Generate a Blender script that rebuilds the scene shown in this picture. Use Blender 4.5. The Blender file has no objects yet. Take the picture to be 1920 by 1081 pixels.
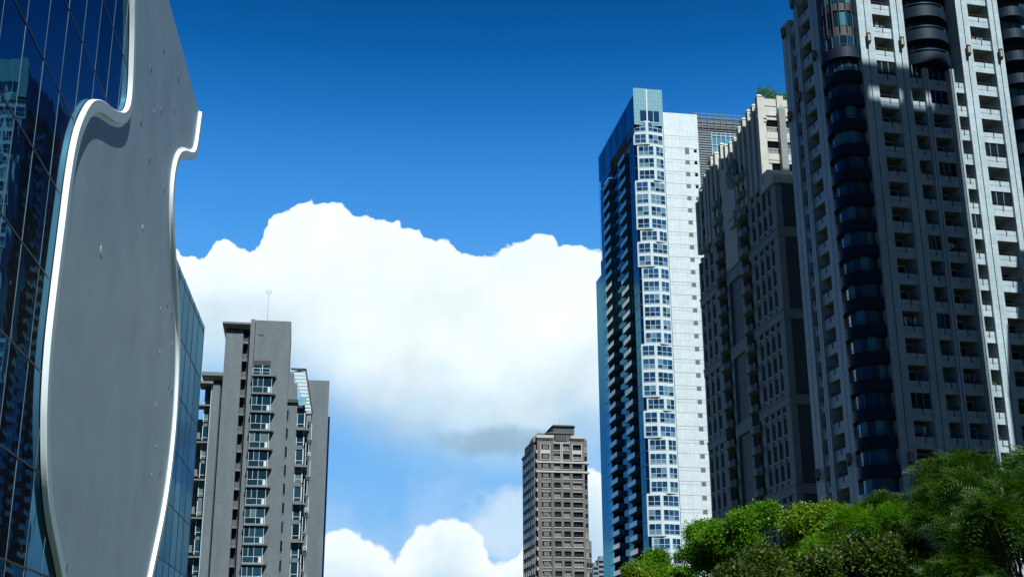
import bpy, math, random
import numpy as np
from math import radians, sin, cos, pi, hypot
random.seed(7)
S = bpy.context.scene
COL = S.collection
# ------------------------------------------------------------------ camera
cam = bpy.data.cameras.new('camera'); camo = bpy.data.objects.new('camera', cam); COL.objects.link(camo)
cam.sensor_width = 36; cam.sensor_fit = 'HORIZONTAL'; cam.lens = 2383/1920*36
cam.clip_start = 0.1; cam.clip_end = 20000
from mathutils import Matrix, Vector
camo.matrix_world = Matrix.Translation((0, 0, 1.6)) @ Matrix.Rotation(radians(90+17.8), 4, 'X') @ Matrix.Rotation(radians(-0.27), 4, 'Z')
S.camera = camo
# ------------------------------------------------------------------ sun, sky
SUN_AZ, SUN_EL = 158.0, 50.0
sun = bpy.data.lights.new('sun', 'SUN'); sun.energy = 5.0; sun.angle = radians(0.53); sun.color = (0.93, 1.0, 1.0)
suno = bpy.data.objects.new('sun', sun); COL.objects.link(suno)
sd = Vector((sin(radians(SUN_AZ))*cos(radians(SUN_EL)), cos(radians(SUN_AZ))*cos(radians(SUN_EL)), sin(radians(SUN_EL))))
suno.rotation_euler = sd.to_track_quat('Z', 'Y').to_euler()
suno.location = (60, -60, 200)

def build_world():
    W = bpy.data.worlds.new('World'); S.world = W; W.use_nodes = True
    nt = W.node_tree; N = nt.nodes; L = nt.links; N.clear()
    out = N.new('ShaderNodeOutputWorld'); bg = N.new('ShaderNodeBackground'); L.new(bg.outputs[0], out.inputs[0])
    def m(op, a, b=None, c=None, clamp=False):
        n = N.new('ShaderNodeMath'); n.operation = op; n.use_clamp = clamp
        for i, v in enumerate((a, b, c)):
            if v is None: continue
            if isinstance(v, (int, float)): n.inputs[i].default_value = v
            else: L.new(v, n.inputs[i])
        return n.outputs[0]
    def sstep(v, lo, hi):
        n = N.new('ShaderNodeMapRange'); n.interpolation_type = 'SMOOTHSTEP'
        L.new(v, n.inputs[0]); n.inputs[1].default_value = lo; n.inputs[2].default_value = hi
        return n.outputs[0]
    def mixc(f, a, b):
        n = N.new('ShaderNodeMix'); n.data_type = 'RGBA'
        if isinstance(f, (int, float)): n.inputs[0].default_value = f
        else: L.new(f, n.inputs[0])
        for i, v in ((6, a), (7, b)):
            if isinstance(v, tuple): n.inputs[i].default_value = v+(1,)
            else: L.new(v, n.inputs[i])
        return n.outputs[2]
    sky = N.new('ShaderNodeTexSky'); sky.sky_type = 'NISHITA'; sky.sun_disc = False
    sky.sun_elevation = radians(SUN_EL); sky.sun_rotation = radians(SUN_AZ)
    sky.air_density = 1.0; sky.dust_density = 0.3; sky.ozone_density = 4.0; sky.altitude = 0
    # deep polarised blue of the photograph
    hs = N.new('ShaderNodeHueSaturation'); hs.inputs['Hue'].default_value = 0.497; hs.inputs['Saturation'].default_value = SKY_SAT; hs.inputs['Value'].default_value = 1
    L.new(sky.outputs[0], hs.inputs['Color'])
    gm = N.new('ShaderNodeGamma'); gm.inputs[1].default_value = SKY_GAM; L.new(hs.outputs[0], gm.inputs[0])
    tc = N.new('ShaderNodeTexCoord'); sp = N.new('ShaderNodeSeparateXYZ'); L.new(tc.outputs['Generated'], sp.inputs[0])
    ya = m('MAXIMUM', sp.outputs[1], 0.05)
    u = m('DIVIDE', sp.outputs[0], ya); v = m('DIVIDE', sp.outputs[2], ya)
    front = sstep(sp.outputs[1], 0.68, 0.82)
    cb = N.new('ShaderNodeCombineXYZ'); L.new(u, cb.inputs[0]); L.new(v, cb.inputs[1])
    def noise(scale, detail, rough=0.55, vec=None):
        n = N.new('ShaderNodeTexNoise'); n.inputs['Scale'].default_value = scale; n.inputs['Detail'].default_value = detail
        n.inputs['Roughness'].default_value = rough; L.new(vec or cb.outputs[0], n.inputs['Vector']); return n.outputs[0]
    # warp
    nn = N.new('ShaderNodeTexNoise'); nn.inputs['Scale'].default_value = 26; nn.inputs['Detail'].default_value = 3; L.new(cb.outputs[0], nn.inputs['Vector'])
    vm = N.new('ShaderNodeVectorMath'); vm.operation = 'MULTIPLY_ADD'; L.new(nn.outputs['Color'], vm.inputs[0]); vm.inputs[1].default_value = (0.02, 0.02, 0.0); L.new(cb.outputs[0], vm.inputs[2])
    def vor(scale):
        n = N.new('ShaderNodeTexVoronoi'); n.voronoi_dimensions = '2D'; n.feature = 'SMOOTH_F1'; n.inputs['Scale'].default_value = scale
        n.inputs['Smoothness'].default_value = 0.25; L.new(vm.outputs[0], n.inputs['Vector']); return n.outputs['Distance']
    b1 = m('SUBTRACT', 0.45, vor(38)); b2 = m('SUBTRACT', 0.45, vor(95)); b3 = m('SUBTRACT', 0.45, vor(230)); nf = m('SUBTRACT', noise(330, 4), 0.5)
    bil = m('ADD', m('MULTIPLY', b1, 0.011), m('ADD', m('MULTIPLY', b2, 0.0055), m('ADD', m('MULTIPLY', b3, 0.0018), m('MULTIPLY', nf, 0.0016))))
    def curve(pts):
        fc = N.new('ShaderNodeFloatCurve'); c = fc.mapping.curves[0]; P = [((a+0.45)/0.9, b/0.7) for a, b in pts]
        while len(c.points) < len(P)+2: c.points.new(0.5, 0.5)
        allp = [(0.0, P[0][1])]+P+[(1.0, P[-1][1])]
        for q, (x, y) in zip(c.points, allp): q.location = (x, y); q.handle_type = 'AUTO_CLAMPED'
        fc.mapping.update(); L.new(m('DIVIDE', m('ADD', u, 0.45), 0.9, clamp=True), fc.inputs['Value'])
        return m('MULTIPLY', fc.outputs[0], 0.7)
    vt = curve([(-0.3382, 0.3557), (-0.2806, 0.3592), (-0.2733, 0.3516), (-0.2576, 0.3496), (-0.2495, 0.3609), (-0.2364, 0.3647), (-0.2227, 0.3599), (-0.2139, 0.3622), (-0.1996, 0.3874), (-0.1799, 0.3969), (-0.1619, 0.3998), (-0.1393, 0.3977), (-0.1324, 0.3919), (-0.1143, 0.3879), (-0.0983, 0.3792), (-0.0713, 0.3686), (-0.0512, 0.3671), (-0.0435, 0.3566), (-0.0132, 0.355), (0.0002, 0.3611), (0.0293, 0.3681), (0.0448, 0.3609), (0.0625, 0.3575), (0.0759, 0.3574), (0.1292, 0.3534), (0.2373, 0.3109)])
    vl = curve([(-0.1919, 0.1217), (-0.1471, 0.1243), (-0.1339, 0.1263), (-0.1172, 0.1221), (-0.1036, 0.1122), (-0.0918, 0.1049), (-0.0838, 0.115), (-0.0716, 0.1273), (-0.0509, 0.1354), (-0.0362, 0.1312), (-0.0237, 0.1168), (-0.0092, 0.1004), (0.0032, 0.1064), (0.0159, 0.1372), (0.0415, 0.1706), (0.0606, 0.1781), (0.073, 0.1683), (0.1422, 0.1617)])
    vb = curve([(-0.2723, 0.245), (-0.2423, 0.249), (-0.1989, 0.248), (-0.1549, 0.232), (-0.1113, 0.2090), (-0.0683, 0.193), (-0.026, 0.184), (0.0163, 0.187), (0.0715, 0.195)])
    dtop = m('SUBTRACT', m('ADD', vt, m('SUBTRACT', bil, 0.002)), v)
    a_top = sstep(dtop, -0.0005, 0.0022)
    wob = m('MULTIPLY', m('SUBTRACT', noise(9, 4), 0.5), 0.05)
    dbot = m('SUBTRACT', m('ADD', v, wob), vb)
    a_bot = sstep(dbot, -0.045, 0.03)
    a1 = m('MULTIPLY', m('MULTIPLY', a_top, a_bot), front)
    # colour inside the big cloud: sunlit white on top, blue-grey veil towards its base
    shade = sstep(m('ADD', dbot, m('MULTIPLY', m('SUBTRACT', noise(14, 5), 0.5), 0.09)), -0.03, 0.10)
    soft = m('MULTIPLY', m('SUBTRACT', noise(20, 5), 0.5), 0.25)
    big = m('SUBTRACT', 0.4, vor(13)); soft = m('ADD', m('MULTIPLY', soft, 1.2), m('ADD', m('MULTIPLY', b1, 0.10), m('MULTIPLY', big, 0.30)))
    cc = mixc(shade, (0.42, 0.66, 0.88), (0.96, 1.06, 1.08))
    lum = m('ADD', 0.98, m('MULTIPLY', soft, 0.5))
    vs = N.new('ShaderNodeVectorMath'); vs.operation = 'SCALE'; L.new(cc, vs.inputs[0]); L.new(lum, vs.inputs[3])
    c1 = vs.outputs[0]
    # grey patch in the base
    gx = m('DIVIDE', m('ADD', u, 0.006), 0.055); gy = m('DIVIDE', m('SUBTRACT', v, 0.1935), 0.0125)
    gd = m('ADD', m('MULTIPLY', gx, gx), m('MULTIPLY', gy, gy)); gd = m('ADD', gd, m('MULTIPLY', m('SUBTRACT', noise(40, 4), 0.5), 1.6))
    gp = m('MULTIPLY', m('SUBTRACT', 1.0, sstep(gd, 0.0, 1.5)), 0.7)
    dl = m('SUBTRACT', m('ADD', vl, m('MULTIPLY', m('SUBTRACT', bil, 0.002), 0.9)), v)
    a2 = m('MULTIPLY', sstep(dl, -0.001, 0.004), front)
    sh2 = sstep(m('ADD', dl, m('MULTIPLY', m('SUBTRACT', noise(22, 5), 0.5), 0.05)), 0.0, 0.075)
    c2 = mixc(sh2, (0.95, 1.03, 1.05), (0.50, 0.70, 0.88))
    # faint veil above the low cloud
    veil = m('MULTIPLY', m('MULTIPLY', sstep(m('ADD', dl, m('MULTIPLY', m('SUBTRACT', noise(16, 5), 0.5), 0.12)), -0.05, 0.02), 0.35), front)
    # sky scaled to the background strength, clouds divided by it
    skyk = N.new('ShaderNodeVectorMath'); skyk.operation = 'MULTIPLY'; L.new(gm.outputs[0], skyk.inputs[0]); skyk.inputs[1].default_value = SKY_MUL
    base = skyk.outputs[0]
    k = 0.5**EXPO/SKY_STR
    def kk(c):
        n = N.new('ShaderNodeVectorMath'); n.operation = 'SCALE'
        L.new(c, n.inputs[0]); n.inputs[3].default_value = k; return n.outputs[0]
    cr = N.new('ShaderNodeValToRGB'); L.new(sp.outputs[2], cr.inputs[0]); e = cr.color_ramp; e.interpolation = 'B_SPLINE' if False else 'LINEAR'
    pts = [(0.0, (.36, .62, .94)), (.10, (.24, .52, .92)), (.173, (.19, .49, .92)), (.25, (.13, .42, .88)), (.33, (.085, .37, .88)), (.385, (.045, .28, .76)), (.436, (.014, .175, .55)), (.475, (.004, .115, .40)), (.52, (.0015, .070, .275)), (.65, (.001, .030, .15)), (1.0, (.001, .014, .08))]
    while len(e.elements) < len(pts): e.elements.new(0.5)
    for el, (p_, c_) in zip(e.elements, pts): el.position = p_; el.color = c_+(1,)
    hz = N.new('ShaderNodeVectorMath'); hz.operation = 'SCALE'; L.new(cr.outputs[0], hz.inputs[0]); hz.inputs[3].default_value = k
    low = mixc(0.93, base, hz.outputs[0])
    # sky out of view dimmed and tinted by hand for darker, bluer shade
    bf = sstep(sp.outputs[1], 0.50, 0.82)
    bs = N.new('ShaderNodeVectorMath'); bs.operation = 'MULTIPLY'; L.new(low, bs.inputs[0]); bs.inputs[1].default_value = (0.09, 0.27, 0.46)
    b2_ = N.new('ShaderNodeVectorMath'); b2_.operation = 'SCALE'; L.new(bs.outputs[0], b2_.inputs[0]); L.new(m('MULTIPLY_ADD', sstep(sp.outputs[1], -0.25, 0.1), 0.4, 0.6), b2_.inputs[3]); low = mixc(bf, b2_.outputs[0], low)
    px_ = m('DIVIDE', m('ADD', u, -0.002), 0.042); py_ = m('DIVIDE', m('SUBTRACT', v, 0.128), 0.030)
    pd_ = m('ADD', m('ADD', m('MULTIPLY', px_, px_), m('MULTIPLY', py_, py_)), m('MULTIPLY', m('SUBTRACT', noise(28, 6), 0.5), 2.4))
    puff = m('MULTIPLY', m('SUBTRACT', 1.0, sstep(pd_, 0.2, 1.3)), 0.75)
    low = mixc(puff, low, tuple(x*k for x in (0.70, 0.86, 0.98)))
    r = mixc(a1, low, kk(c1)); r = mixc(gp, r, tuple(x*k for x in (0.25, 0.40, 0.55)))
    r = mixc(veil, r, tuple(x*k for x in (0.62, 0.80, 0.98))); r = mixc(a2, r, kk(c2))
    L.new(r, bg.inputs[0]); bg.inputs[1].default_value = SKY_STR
EXPO = 0.5; SKY_STR = 0.055; SKY_SAT = 1.25; SKY_GAM = 1.25; SKY_MUL = (0.30, 0.85, 1.0)
build_world()
S.view_settings.view_transform = 'Standard'; S.view_settings.look = 'None'; S.view_settings.exposure = EXPO; S.view_settings.gamma = 1
S.render.engine = 'CYCLES'
try: S.cycles.max_bounces = 6; S.cycles.transparent_max_bounces = 8
except Exception: pass

# ------------------------------------------------------------------ materials
MT = {}
def newmat(name):
    m = bpy.data.materials.new(name); m.use_nodes = True; MT[name] = m
    return m, m.node_tree.nodes, m.node_tree.links, m.node_tree.nodes['Principled BSDF']
def uvz(N, L):
    tc = N.new('ShaderNodeTexCoord'); s = N.new('ShaderNodeSeparateXYZ'); L.new(tc.outputs['Object'], s.inputs[0])
    a = N.new('ShaderNodeMath'); L.new(s.outputs[0], a.inputs[0]); L.new(s.outputs[1], a.inputs[1])
    c = N.new('ShaderNodeCombineXYZ'); L.new(a.outputs[0], c.inputs[0]); L.new(s.outputs[2], c.inputs[1])
    return tc, c.outputs[0]
def tile(name, col, bw=0.6, bh=0.3, mortar=0.02, mcol=0.75, var=0.10, stain=0.15, rough=0.6, bump=0.25, offset=0.5):
    m, N, L, P = newmat(name); tc, uv = uvz(N, L)
    b = N.new('ShaderNodeTexBrick'); L.new(uv, b.inputs['Vector']); b.offset = offset
    b.inputs['Scale'].default_value = 1; b.inputs['Brick Width'].default_value = bw; b.inputs['Row Height'].default_value = bh
    b.inputs['Mortar Size'].default_value = mortar; b.inputs['Mortar Smooth'].default_value = 0.3; b.inputs['Bias'].default_value = 0
    b.inputs['Color1'].default_value = tuple(c*(1+var) for c in col)+(1,); b.inputs['Color2'].default_value = tuple(c*(1-var) for c in col)+(1,)
    b.inputs['Mortar'].default_value = tuple(c*mcol for c in col)+(1,)
    n = N.new('ShaderNodeTexNoise'); n.inputs['Scale'].default_value = 0.35; n.inputs['Detail'].default_value = 6; n.inputs['Roughness'].default_value = 0.65
    mp = N.new('ShaderNodeMapping'); mp.inputs['Scale'].default_value = (1.6, 1.6, 0.35); L.new(tc.outputs['Object'], mp.inputs[0]); L.new(mp.outputs[0], n.inputs['Vector'])
    mr = N.new('ShaderNodeMapRange'); L.new(n.outputs[0], mr.inputs[0]); mr.inputs[1].default_value = 0.3; mr.inputs[2].default_value = 0.75
    mr.inputs[3].default_value = 1-stain; mr.inputs[4].default_value = 1+stain*0.5
    v = N.new('ShaderNodeVectorMath'); v.operation = 'SCALE'; L.new(b.outputs['Color'], v.inputs[0]); L.new(mr.outputs[0], v.inputs[3])
    L.new(v.outputs[0], P.inputs['Base Color']); P.inputs['Roughness'].default_value = rough
    bp = N.new('ShaderNodeBump'); bp.inputs['Strength'].default_value = bump; bp.inputs['Distance'].default_value = 0.02; L.new(b.outputs['Fac'], bp.inputs['Height']); bp.invert = True
    L.new(bp.outputs[0], P.inputs['Normal']); return m
def plain(name, col, rough=0.6, metal=0.0, var=0.08, scale=2.0, spec=0.5):
    m, N, L, P = newmat(name); tc = N.new('ShaderNodeTexCoord'); n = N.new('ShaderNodeTexNoise'); n.inputs['Scale'].default_value = scale; n.inputs['Detail'].default_value = 6
    L.new(tc.outputs['Object'], n.inputs['Vector']); mr = N.new('ShaderNodeMapRange'); L.new(n.outputs[0], mr.inputs[0]); mr.inputs[1].default_value = .3; mr.inputs[2].default_value = .7
    mr.inputs[3].default_value = 1-var; mr.inputs[4].default_value = 1+var
    v = N.new('ShaderNodeVectorMath'); v.operation = 'SCALE'; v.inputs[0].default_value = col; L.new(mr.outputs[0], v.inputs[3]); L.new(v.outputs[0], P.inputs['Base Color'])
    P.inputs['Roughness'].default_value = rough; P.inputs['Metallic'].default_value = metal; P.inputs['Specular IOR Level'].default_value = spec; return m
def glass(name, col, rough=0.04, ior=1.5, var=0.5, curtain=None, cf=0.25, wave=0.0, metal=0.0):
    """opaque reflective facade glass; each pane has its own tone, some with drawn curtains, bay panes with painted reflections"""
    m, N, L, P = newmat(name); oi = N.new('ShaderNodeObjectInfo'); g = N.new('ShaderNodeNewGeometry')
    ad = N.new('ShaderNodeMath'); ad.operation = 'ADD'; L.new(oi.outputs['Random'], ad.inputs[0]); L.new(g.outputs['Random Per Island'], ad.inputs[1])
    wn = N.new('ShaderNodeTexWhiteNoise'); wn.noise_dimensions = '1D'; L.new(ad.outputs[0], wn.inputs['W'])
    mr = N.new('ShaderNodeMapRange'); L.new(wn.outputs[0], mr.inputs[0]); mr.inputs[3].default_value = 1-var; mr.inputs[4].default_value = 1+var
    v = N.new('ShaderNodeVectorMath'); v.operation = 'SCALE'; v.inputs[0].default_value = col; L.new(mr.outputs[0], v.inputs[3]); src = v.outputs[0]
    if curtain:
        cr = N.new('ShaderNodeMath'); cr.operation = 'GREATER_THAN'; cr.inputs[1].default_value = 1-cf
        sp = N.new('ShaderNodeSeparateColor'); L.new(wn.outputs[1], sp.inputs[0]); L.new(sp.outputs[1], cr.inputs[0])
        mx = N.new('ShaderNodeMix'); mx.data_type = 'RGBA'; L.new(cr.outputs[0], mx.inputs[0]); L.new(src, mx.inputs[6]); mx.inputs[7].default_value = curtain+(1,); src = mx.outputs[2]
    L.new(src, P.inputs['Base Color']); P.inputs['Roughness'].default_value = rough; P.inputs['IOR'].default_value = ior; P.inputs['Metallic'].default_value = metal
    if wave:
        tc = N.new('ShaderNodeTexCoord'); n = N.new('ShaderNodeTexNoise'); n.inputs['Scale'].default_value = 0.7; n.inputs['Detail'].default_value = 1
        L.new(tc.outputs['Object'], n.inputs['Vector']); bp = N.new('ShaderNodeBump'); bp.inputs['Strength'].default_value = wave; bp.inputs['Distance'].default_value = 0.05
        L.new(n.outputs[0], bp.inputs['Height']); L.new(bp.outputs[0], P.inputs['Normal'])
    return m
def coated(name, col, rough=.03, mixf=.9, var=.25, wave=0.0):
    """tinted mirror coating of facade glass over a dark body"""
    m, N, L, P = newmat(name); out = [n for n in N if n.type == 'OUTPUT_MATERIAL'][0]
    oi = N.new('ShaderNodeObjectInfo'); g = N.new('ShaderNodeNewGeometry'); ad = N.new('ShaderNodeMath'); ad.operation = 'ADD'; L.new(oi.outputs['Random'], ad.inputs[0]); L.new(g.outputs['Random Per Island'], ad.inputs[1])
    wn = N.new('ShaderNodeTexWhiteNoise'); wn.noise_dimensions = '1D'; L.new(ad.outputs[0], wn.inputs['W'])
    mr = N.new('ShaderNodeMapRange'); L.new(wn.outputs[0], mr.inputs[0]); mr.inputs[3].default_value = 1-var; mr.inputs[4].default_value = 1+var
    v = N.new('ShaderNodeVectorMath'); v.operation = 'SCALE'; v.inputs[0].default_value = col; L.new(mr.outputs[0], v.inputs[3])
    gl = N.new('ShaderNodeBsdfGlossy'); L.new(v.outputs[0], gl.inputs['Color']); gl.inputs['Roughness'].default_value = rough
    P.inputs['Base Color'].default_value = (.004, .02, .04, 1); P.inputs['Roughness'].default_value = .2; P.inputs['Specular IOR Level'].default_value = .1
    if wave:
        tc = N.new('ShaderNodeTexCoord'); n = N.new('ShaderNodeTexNoise'); n.inputs['Scale'].default_value = 0.55; n.inputs['Detail'].default_value = 2
        L.new(tc.outputs['Object'], n.inputs['Vector']); bp = N.new('ShaderNodeBump'); bp.inputs['Strength'].default_value = wave; bp.inputs['Distance'].default_value = 0.05
        L.new(n.outputs[0], bp.inputs['Height']); L.new(bp.outputs[0], gl.inputs['Normal'])
    ms = N.new('ShaderNodeMixShader'); ms.inputs[0].default_value = mixf; L.new(P.outputs[0], ms.inputs[1]); L.new(gl.outputs[0], ms.inputs[2]); L.new(ms.outputs[0], out.inputs[0]); return m
def leafmat(name, c1, c2, tl=0.45):
    m, N, L, P = newmat(name); out = [n for n in N if n.type == 'OUTPUT_MATERIAL'][0]
    g = N.new('ShaderNodeNewGeometry'); tc = N.new('ShaderNodeTexCoord'); n = N.new('ShaderNodeTexNoise'); n.inputs['Scale'].default_value = 0.9; n.inputs['Detail'].default_value = 2; L.new(tc.outputs['Object'], n.inputs['Vector'])
    a = N.new('ShaderNodeMath'); a.operation = 'MULTIPLY_ADD'; L.new(g.outputs['Random Per Island'], a.inputs[0]); a.inputs[1].default_value = 0.7; L.new(n.outputs[0], a.inputs[2])
    s = N.new('ShaderNodeMapRange'); L.new(a.outputs[0], s.inputs[0]); s.inputs[1].default_value = 0.4; s.inputs[2].default_value = 1.25
    mx = N.new('ShaderNodeMix'); mx.data_type = 'RGBA'; L.new(s.outputs[0], mx.inputs[0]); mx.inputs[6].default_value = c1+(1,); mx.inputs[7].default_value = c2+(1,)
    L.new(mx.outputs[2], P.inputs['Base Color']); P.inputs['Roughness'].default_value = 0.5; P.inputs['Specular IOR Level'].default_value = 0.3
    t = N.new('ShaderNodeBsdfTranslucent'); sc = N.new('ShaderNodeVectorMath'); sc.operation = 'MULTIPLY'; L.new(mx.outputs[2], sc.inputs[0]); sc.inputs[1].default_value = (1.5, 1.5, 0.5); L.new(sc.outputs[0], t.inputs[0])
    ms = N.new('ShaderNodeMixShader'); ms.inputs[0].default_value = tl; L.new(P.outputs[0], ms.inputs[1]); L.new(t.outputs[0], ms.inputs[2]); L.new(ms.outputs[0], out.inputs[0]); return m

M_asphalt = plain('asphalt', (.05, .05, .052), .85, var=.2, scale=8)
M_paving = plain('park_lawn', (.030, .045, .018), .95, var=.4, scale=.6)
M_plaster = plain('white_plaster', (.195, .275, .32), .5, var=.12, scale=.35)
M_rim = plain('white_rim_paint', (.78, .84, .84), .4, var=.03, scale=1)
M_rimf = plain('rim_face_greyed', (.30, .375, .41), .5, var=.04)  # same white finish as the rim, greyed to paint in the grazing light
M_dark = plain('dark_gasket', (.015, .018, .02), .5)
M_ggl = coated('facade_glass', (.045, .14, .22), .012, .92, .18, wave=.09)
M_frame = plain('grey_aluminium', (.10, .13, .15), .4, .6)
M_trimg = plain('dull_metal_cap', (.22, .28, .31), .5)
M_mull = plain('dim_mullion', (.10, .15, .17), .5)
M_white = plain('white_aluminium', (.48, .55, .565), .4, var=.04)
M_wpanel = tile('white_cladding', (.52, .575, .595), 1.19, .593, .03, .72, .05, .10, .45, .15, offset=0.0)
M_wglass = glass('tower_glass', (.010, .05, .12), .04, 1.5, .6, (.10, .20, .27), .22)
M_blueg = coated('blue_side_glass', (.045, .20, .31), .08, .9, .3)
M_frost = glass('pale_screen_glass', (.16, .33, .38), .12, 1.5, .08)
M_balg = glass('balcony_glass', (.08, .24, .33), .03, 2.1, .25)
M_balg.node_tree.nodes['Principled BSDF'].inputs['Specular Tint'].default_value = (.70, .95, 1, 1)
M_slab = plain('dark_slab_edge', (.03, .12, .17), .8, spec=.2)
M_louv = plain('grey_louvre', (.13, .15, .165), .5, .2, scale=1)
M_louvd = plain('louvre_vent_grey', (.10, .105, .11), .7)
M_soffit = plain('timber_soffit', (.30, .14, .08), .6)
M_rtile = tile('pale_granite', (.355, .43, .46), .9, .62, .014, .6, .07, .24, .5, .2)
M_rsoff = plain('cream_balcony_wall', (.20, .20, .17), .7)
M_dglass = glass('dark_window_glass', (.008, .011, .013), .05, 1.45, .6, (.10, .11, .10), .2)
M_curv = plain('dark_bronze_panel', (.005, .014, .030), .5, var=.12, spec=.2)
M_curvg = glass('curved_bay_glass', (.008, .035, .06), .05, 1.5, .8, (.05, .17, .22), .2)  # paler panes: cyan reflections painted into the base colour, not curtains
M_iron = plain('black_iron', (.02, .02, .022), .5, .3)
M_lampg = plain('amber_lamp_glass', (.42, .36, .22), .35)
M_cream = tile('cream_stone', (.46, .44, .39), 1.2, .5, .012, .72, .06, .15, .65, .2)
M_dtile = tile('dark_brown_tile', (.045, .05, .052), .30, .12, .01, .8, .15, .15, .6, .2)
M_dpier = tile('brown_grey_stone', (.19, .21, .205), .6, .3, .012, .8, .08, .15, .65, .2)
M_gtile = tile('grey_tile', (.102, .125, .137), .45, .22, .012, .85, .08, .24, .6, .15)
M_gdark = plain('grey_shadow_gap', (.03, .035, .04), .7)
M_gtrim = plain('grey_concrete_slab', (.13, .135, .13), .7, var=.15)
M_gglass = glass('teal_window_glass', (.010, .032, .048), .04, 1.5, .6, (.10, .14, .14), .15)
M_btile = tile('brown_tile', (.118, .108, .096), .5, .25, .015, .85, .10, .15, .65, .2)
M_btrim = plain('cream_trim', (.38, .38, .36), .6, var=.1)
M_bglass = glass('brown_tower_glass', (.015, .018, .02), .06, 1.45, .6, (.22, .20, .17), .25)
M_broof = plain('slate_roof', (.05, .055, .06), .6)
M_bark = plain('bark', (.045, .034, .024), .9, var=.3, scale=6)
M_far = tile('far_block_wall', (.16, .20, .24), 3, 1.5, .1, .6)
M_leafA = leafmat('bright_leaf', (.028, .10, .005), (.13, .29, .008), .4)
M_leafB = leafmat('yellow_green_leaf', (.035, .09, .006), (.19, .30, .010), .4)
M_leafC = leafmat('deep_green_leaf', (.010, .040, .006), (.054, .122, .008), .3)
M_leafD = leafmat('olive_leaf', (.018, .045, .008), (.075, .12, .012), .25)

# ------------------------------------------------------------------ mesh builder
class MB:
    def __init__(s): s.v = []; s.f = []; s.m = []; s.mats = []
    def mi(s, mat):
        if mat is None: return 0
        if mat not in s.mats: s.mats.append(mat)
        return s.mats.index(mat)
    def poly(s, pts, mat=None):
        i = len(s.v); s.v += [tuple(p) for p in pts]; s.f.append(tuple(range(i, i+len(pts)))); s.m.append(s.mi(mat)); return s
    def box(s, x0, x1, y0, y1, z0, z1, mat=None):
        i = len(s.v); k = s.mi(mat)
        s.v += [(x0, y0, z0), (x1, y0, z0), (x1, y1, z0), (x0, y1, z0), (x0, y0, z1), (x1, y0, z1), (x1, y1, z1), (x0, y1, z1)]
        for f in ((0, 3, 2, 1), (4, 5, 6, 7), (0, 1, 5, 4), (1, 2, 6, 5), (2, 3, 7, 6), (3, 0, 4, 7)): s.f.append(tuple(i+j for j in f)); s.m.append(k)
        return s
    def prism(s, P, z0, z1, mat=None):
        n = len(P); i = len(s.v); k = s.mi(mat)
        s.v += [(x, y, z0) for x, y in P]+[(x, y, z1) for x, y in P]
        s.f.append(tuple(i+j for j in reversed(range(n)))); s.m.append(k); s.f.append(tuple(i+n+j for j in range(n))); s.m.append(k)
        for j in range(n): q = (j+1) % n; s.f.append((i+j, i+q, i+n+q, i+n+j)); s.m.append(k)
        return s
    def frustum(s, r0, r1, z0, z1, mat=None):   # r=(x0,x1,y0,y1)
        i = len(s.v); k = s.mi(mat)
        for (x0, x1, y0, y1), z in ((r0, z0), (r1, z1)): s.v += [(x0, y0, z), (x1, y0, z), (x1, y1, z), (x0, y1, z)]
        for f in ((0, 3, 2, 1), (4, 5, 6, 7), (0, 1, 5, 4), (1, 2, 6, 5), (2, 3, 7, 6), (3, 0, 4, 7)): s.f.append(tuple(i+j for j in f)); s.m.append(k)
        return s
    def tube(s, p, q, r0, r1=None, n=6, mat=None):
        r1 = r0 if r1 is None else r1; p = Vector(p); q = Vector(q); d = (q-p).normalized()
        a = d.orthogonal().normalized(); b = d.cross(a); i = len(s.v); k = s.mi(mat)
        for c, r in ((p, r0), (q, r1)):
            for j in range(n): t = 2*pi*j/n; s.v.append(tuple(c+a*r*cos(t)+b*r*sin(t)))
        for j in range(n): e = (j+1) % n; s.f.append((i+j, i+e, i+n+e, i+n+j)); s.m.append(k)
        s.f.append(tuple(i+j for j in reversed(range(n)))); s.m.append(k); s.f.append(tuple(i+n+j for j in range(n))); s.m.append(k)
        return s
    def ring(s, cx, cy, r0, r1, a0, a1, z0, z1, n=20, mat=None):
        k = s.mi(mat); i = len(s.v)
        for j in range(n+1):
            t = radians(a0+(a1-a0)*j/n)
            for r, z in ((r1, z0), (r1, z1), (r0, z1), (r0, z0)): s.v.append((cx+r*cos(t), cy+r*sin(t), z))
        for j in range(n):
            for e in range(4): g = (e+1) % 4; s.f.append((i+4*j+e, i+4*j+4+e, i+4*j+4+g, i+4*j+g)); s.m.append(k)
        s.f.append((i, i+1, i+2, i+3)); s.m.append(k); s.f.append(tuple(i+4*n+e for e in (3, 2, 1, 0))); s.m.append(k)
        return s
    def add(s, o, off=(0, 0, 0)):
        i = len(s.v); s.v += [(a+off[0], b+off[1], c+off[2]) for a, b, c in o.v]
        for f, m in zip(o.f, o.m): s.f.append(tuple(i+j for j in f)); s.m.append(s.mi(o.mats[m]) if o.mats else m)
        return s
    def build(s, name, mat=None, parent=None, loc=(0, 0, 0), rz=0, smooth=False, fix=True):
        me = bpy.data.meshes.new(name); me.from_pydata(s.v, [], s.f)
        mats = s.mats or [mat]
        for m in mats: me.materials.append(m or mat)
        if s.mats: me.polygons.foreach_set('material_index', s.m)
        if fix:
            import bmesh
            bm = bmesh.new(); bm.from_mesh(me); bmesh.ops.recalc_face_normals(bm, faces=bm.faces); bm.to_mesh(me); bm.free()
        if smooth: me.polygons.foreach_set('use_smooth', [True]*len(me.polygons))
        me.update(); o = bpy.data.objects.new(name, me); COL.objects.link(o)
        o.location = loc; o.rotation_euler = (0, 0, rz)
        if parent: o.parent = parent
        return o
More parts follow.
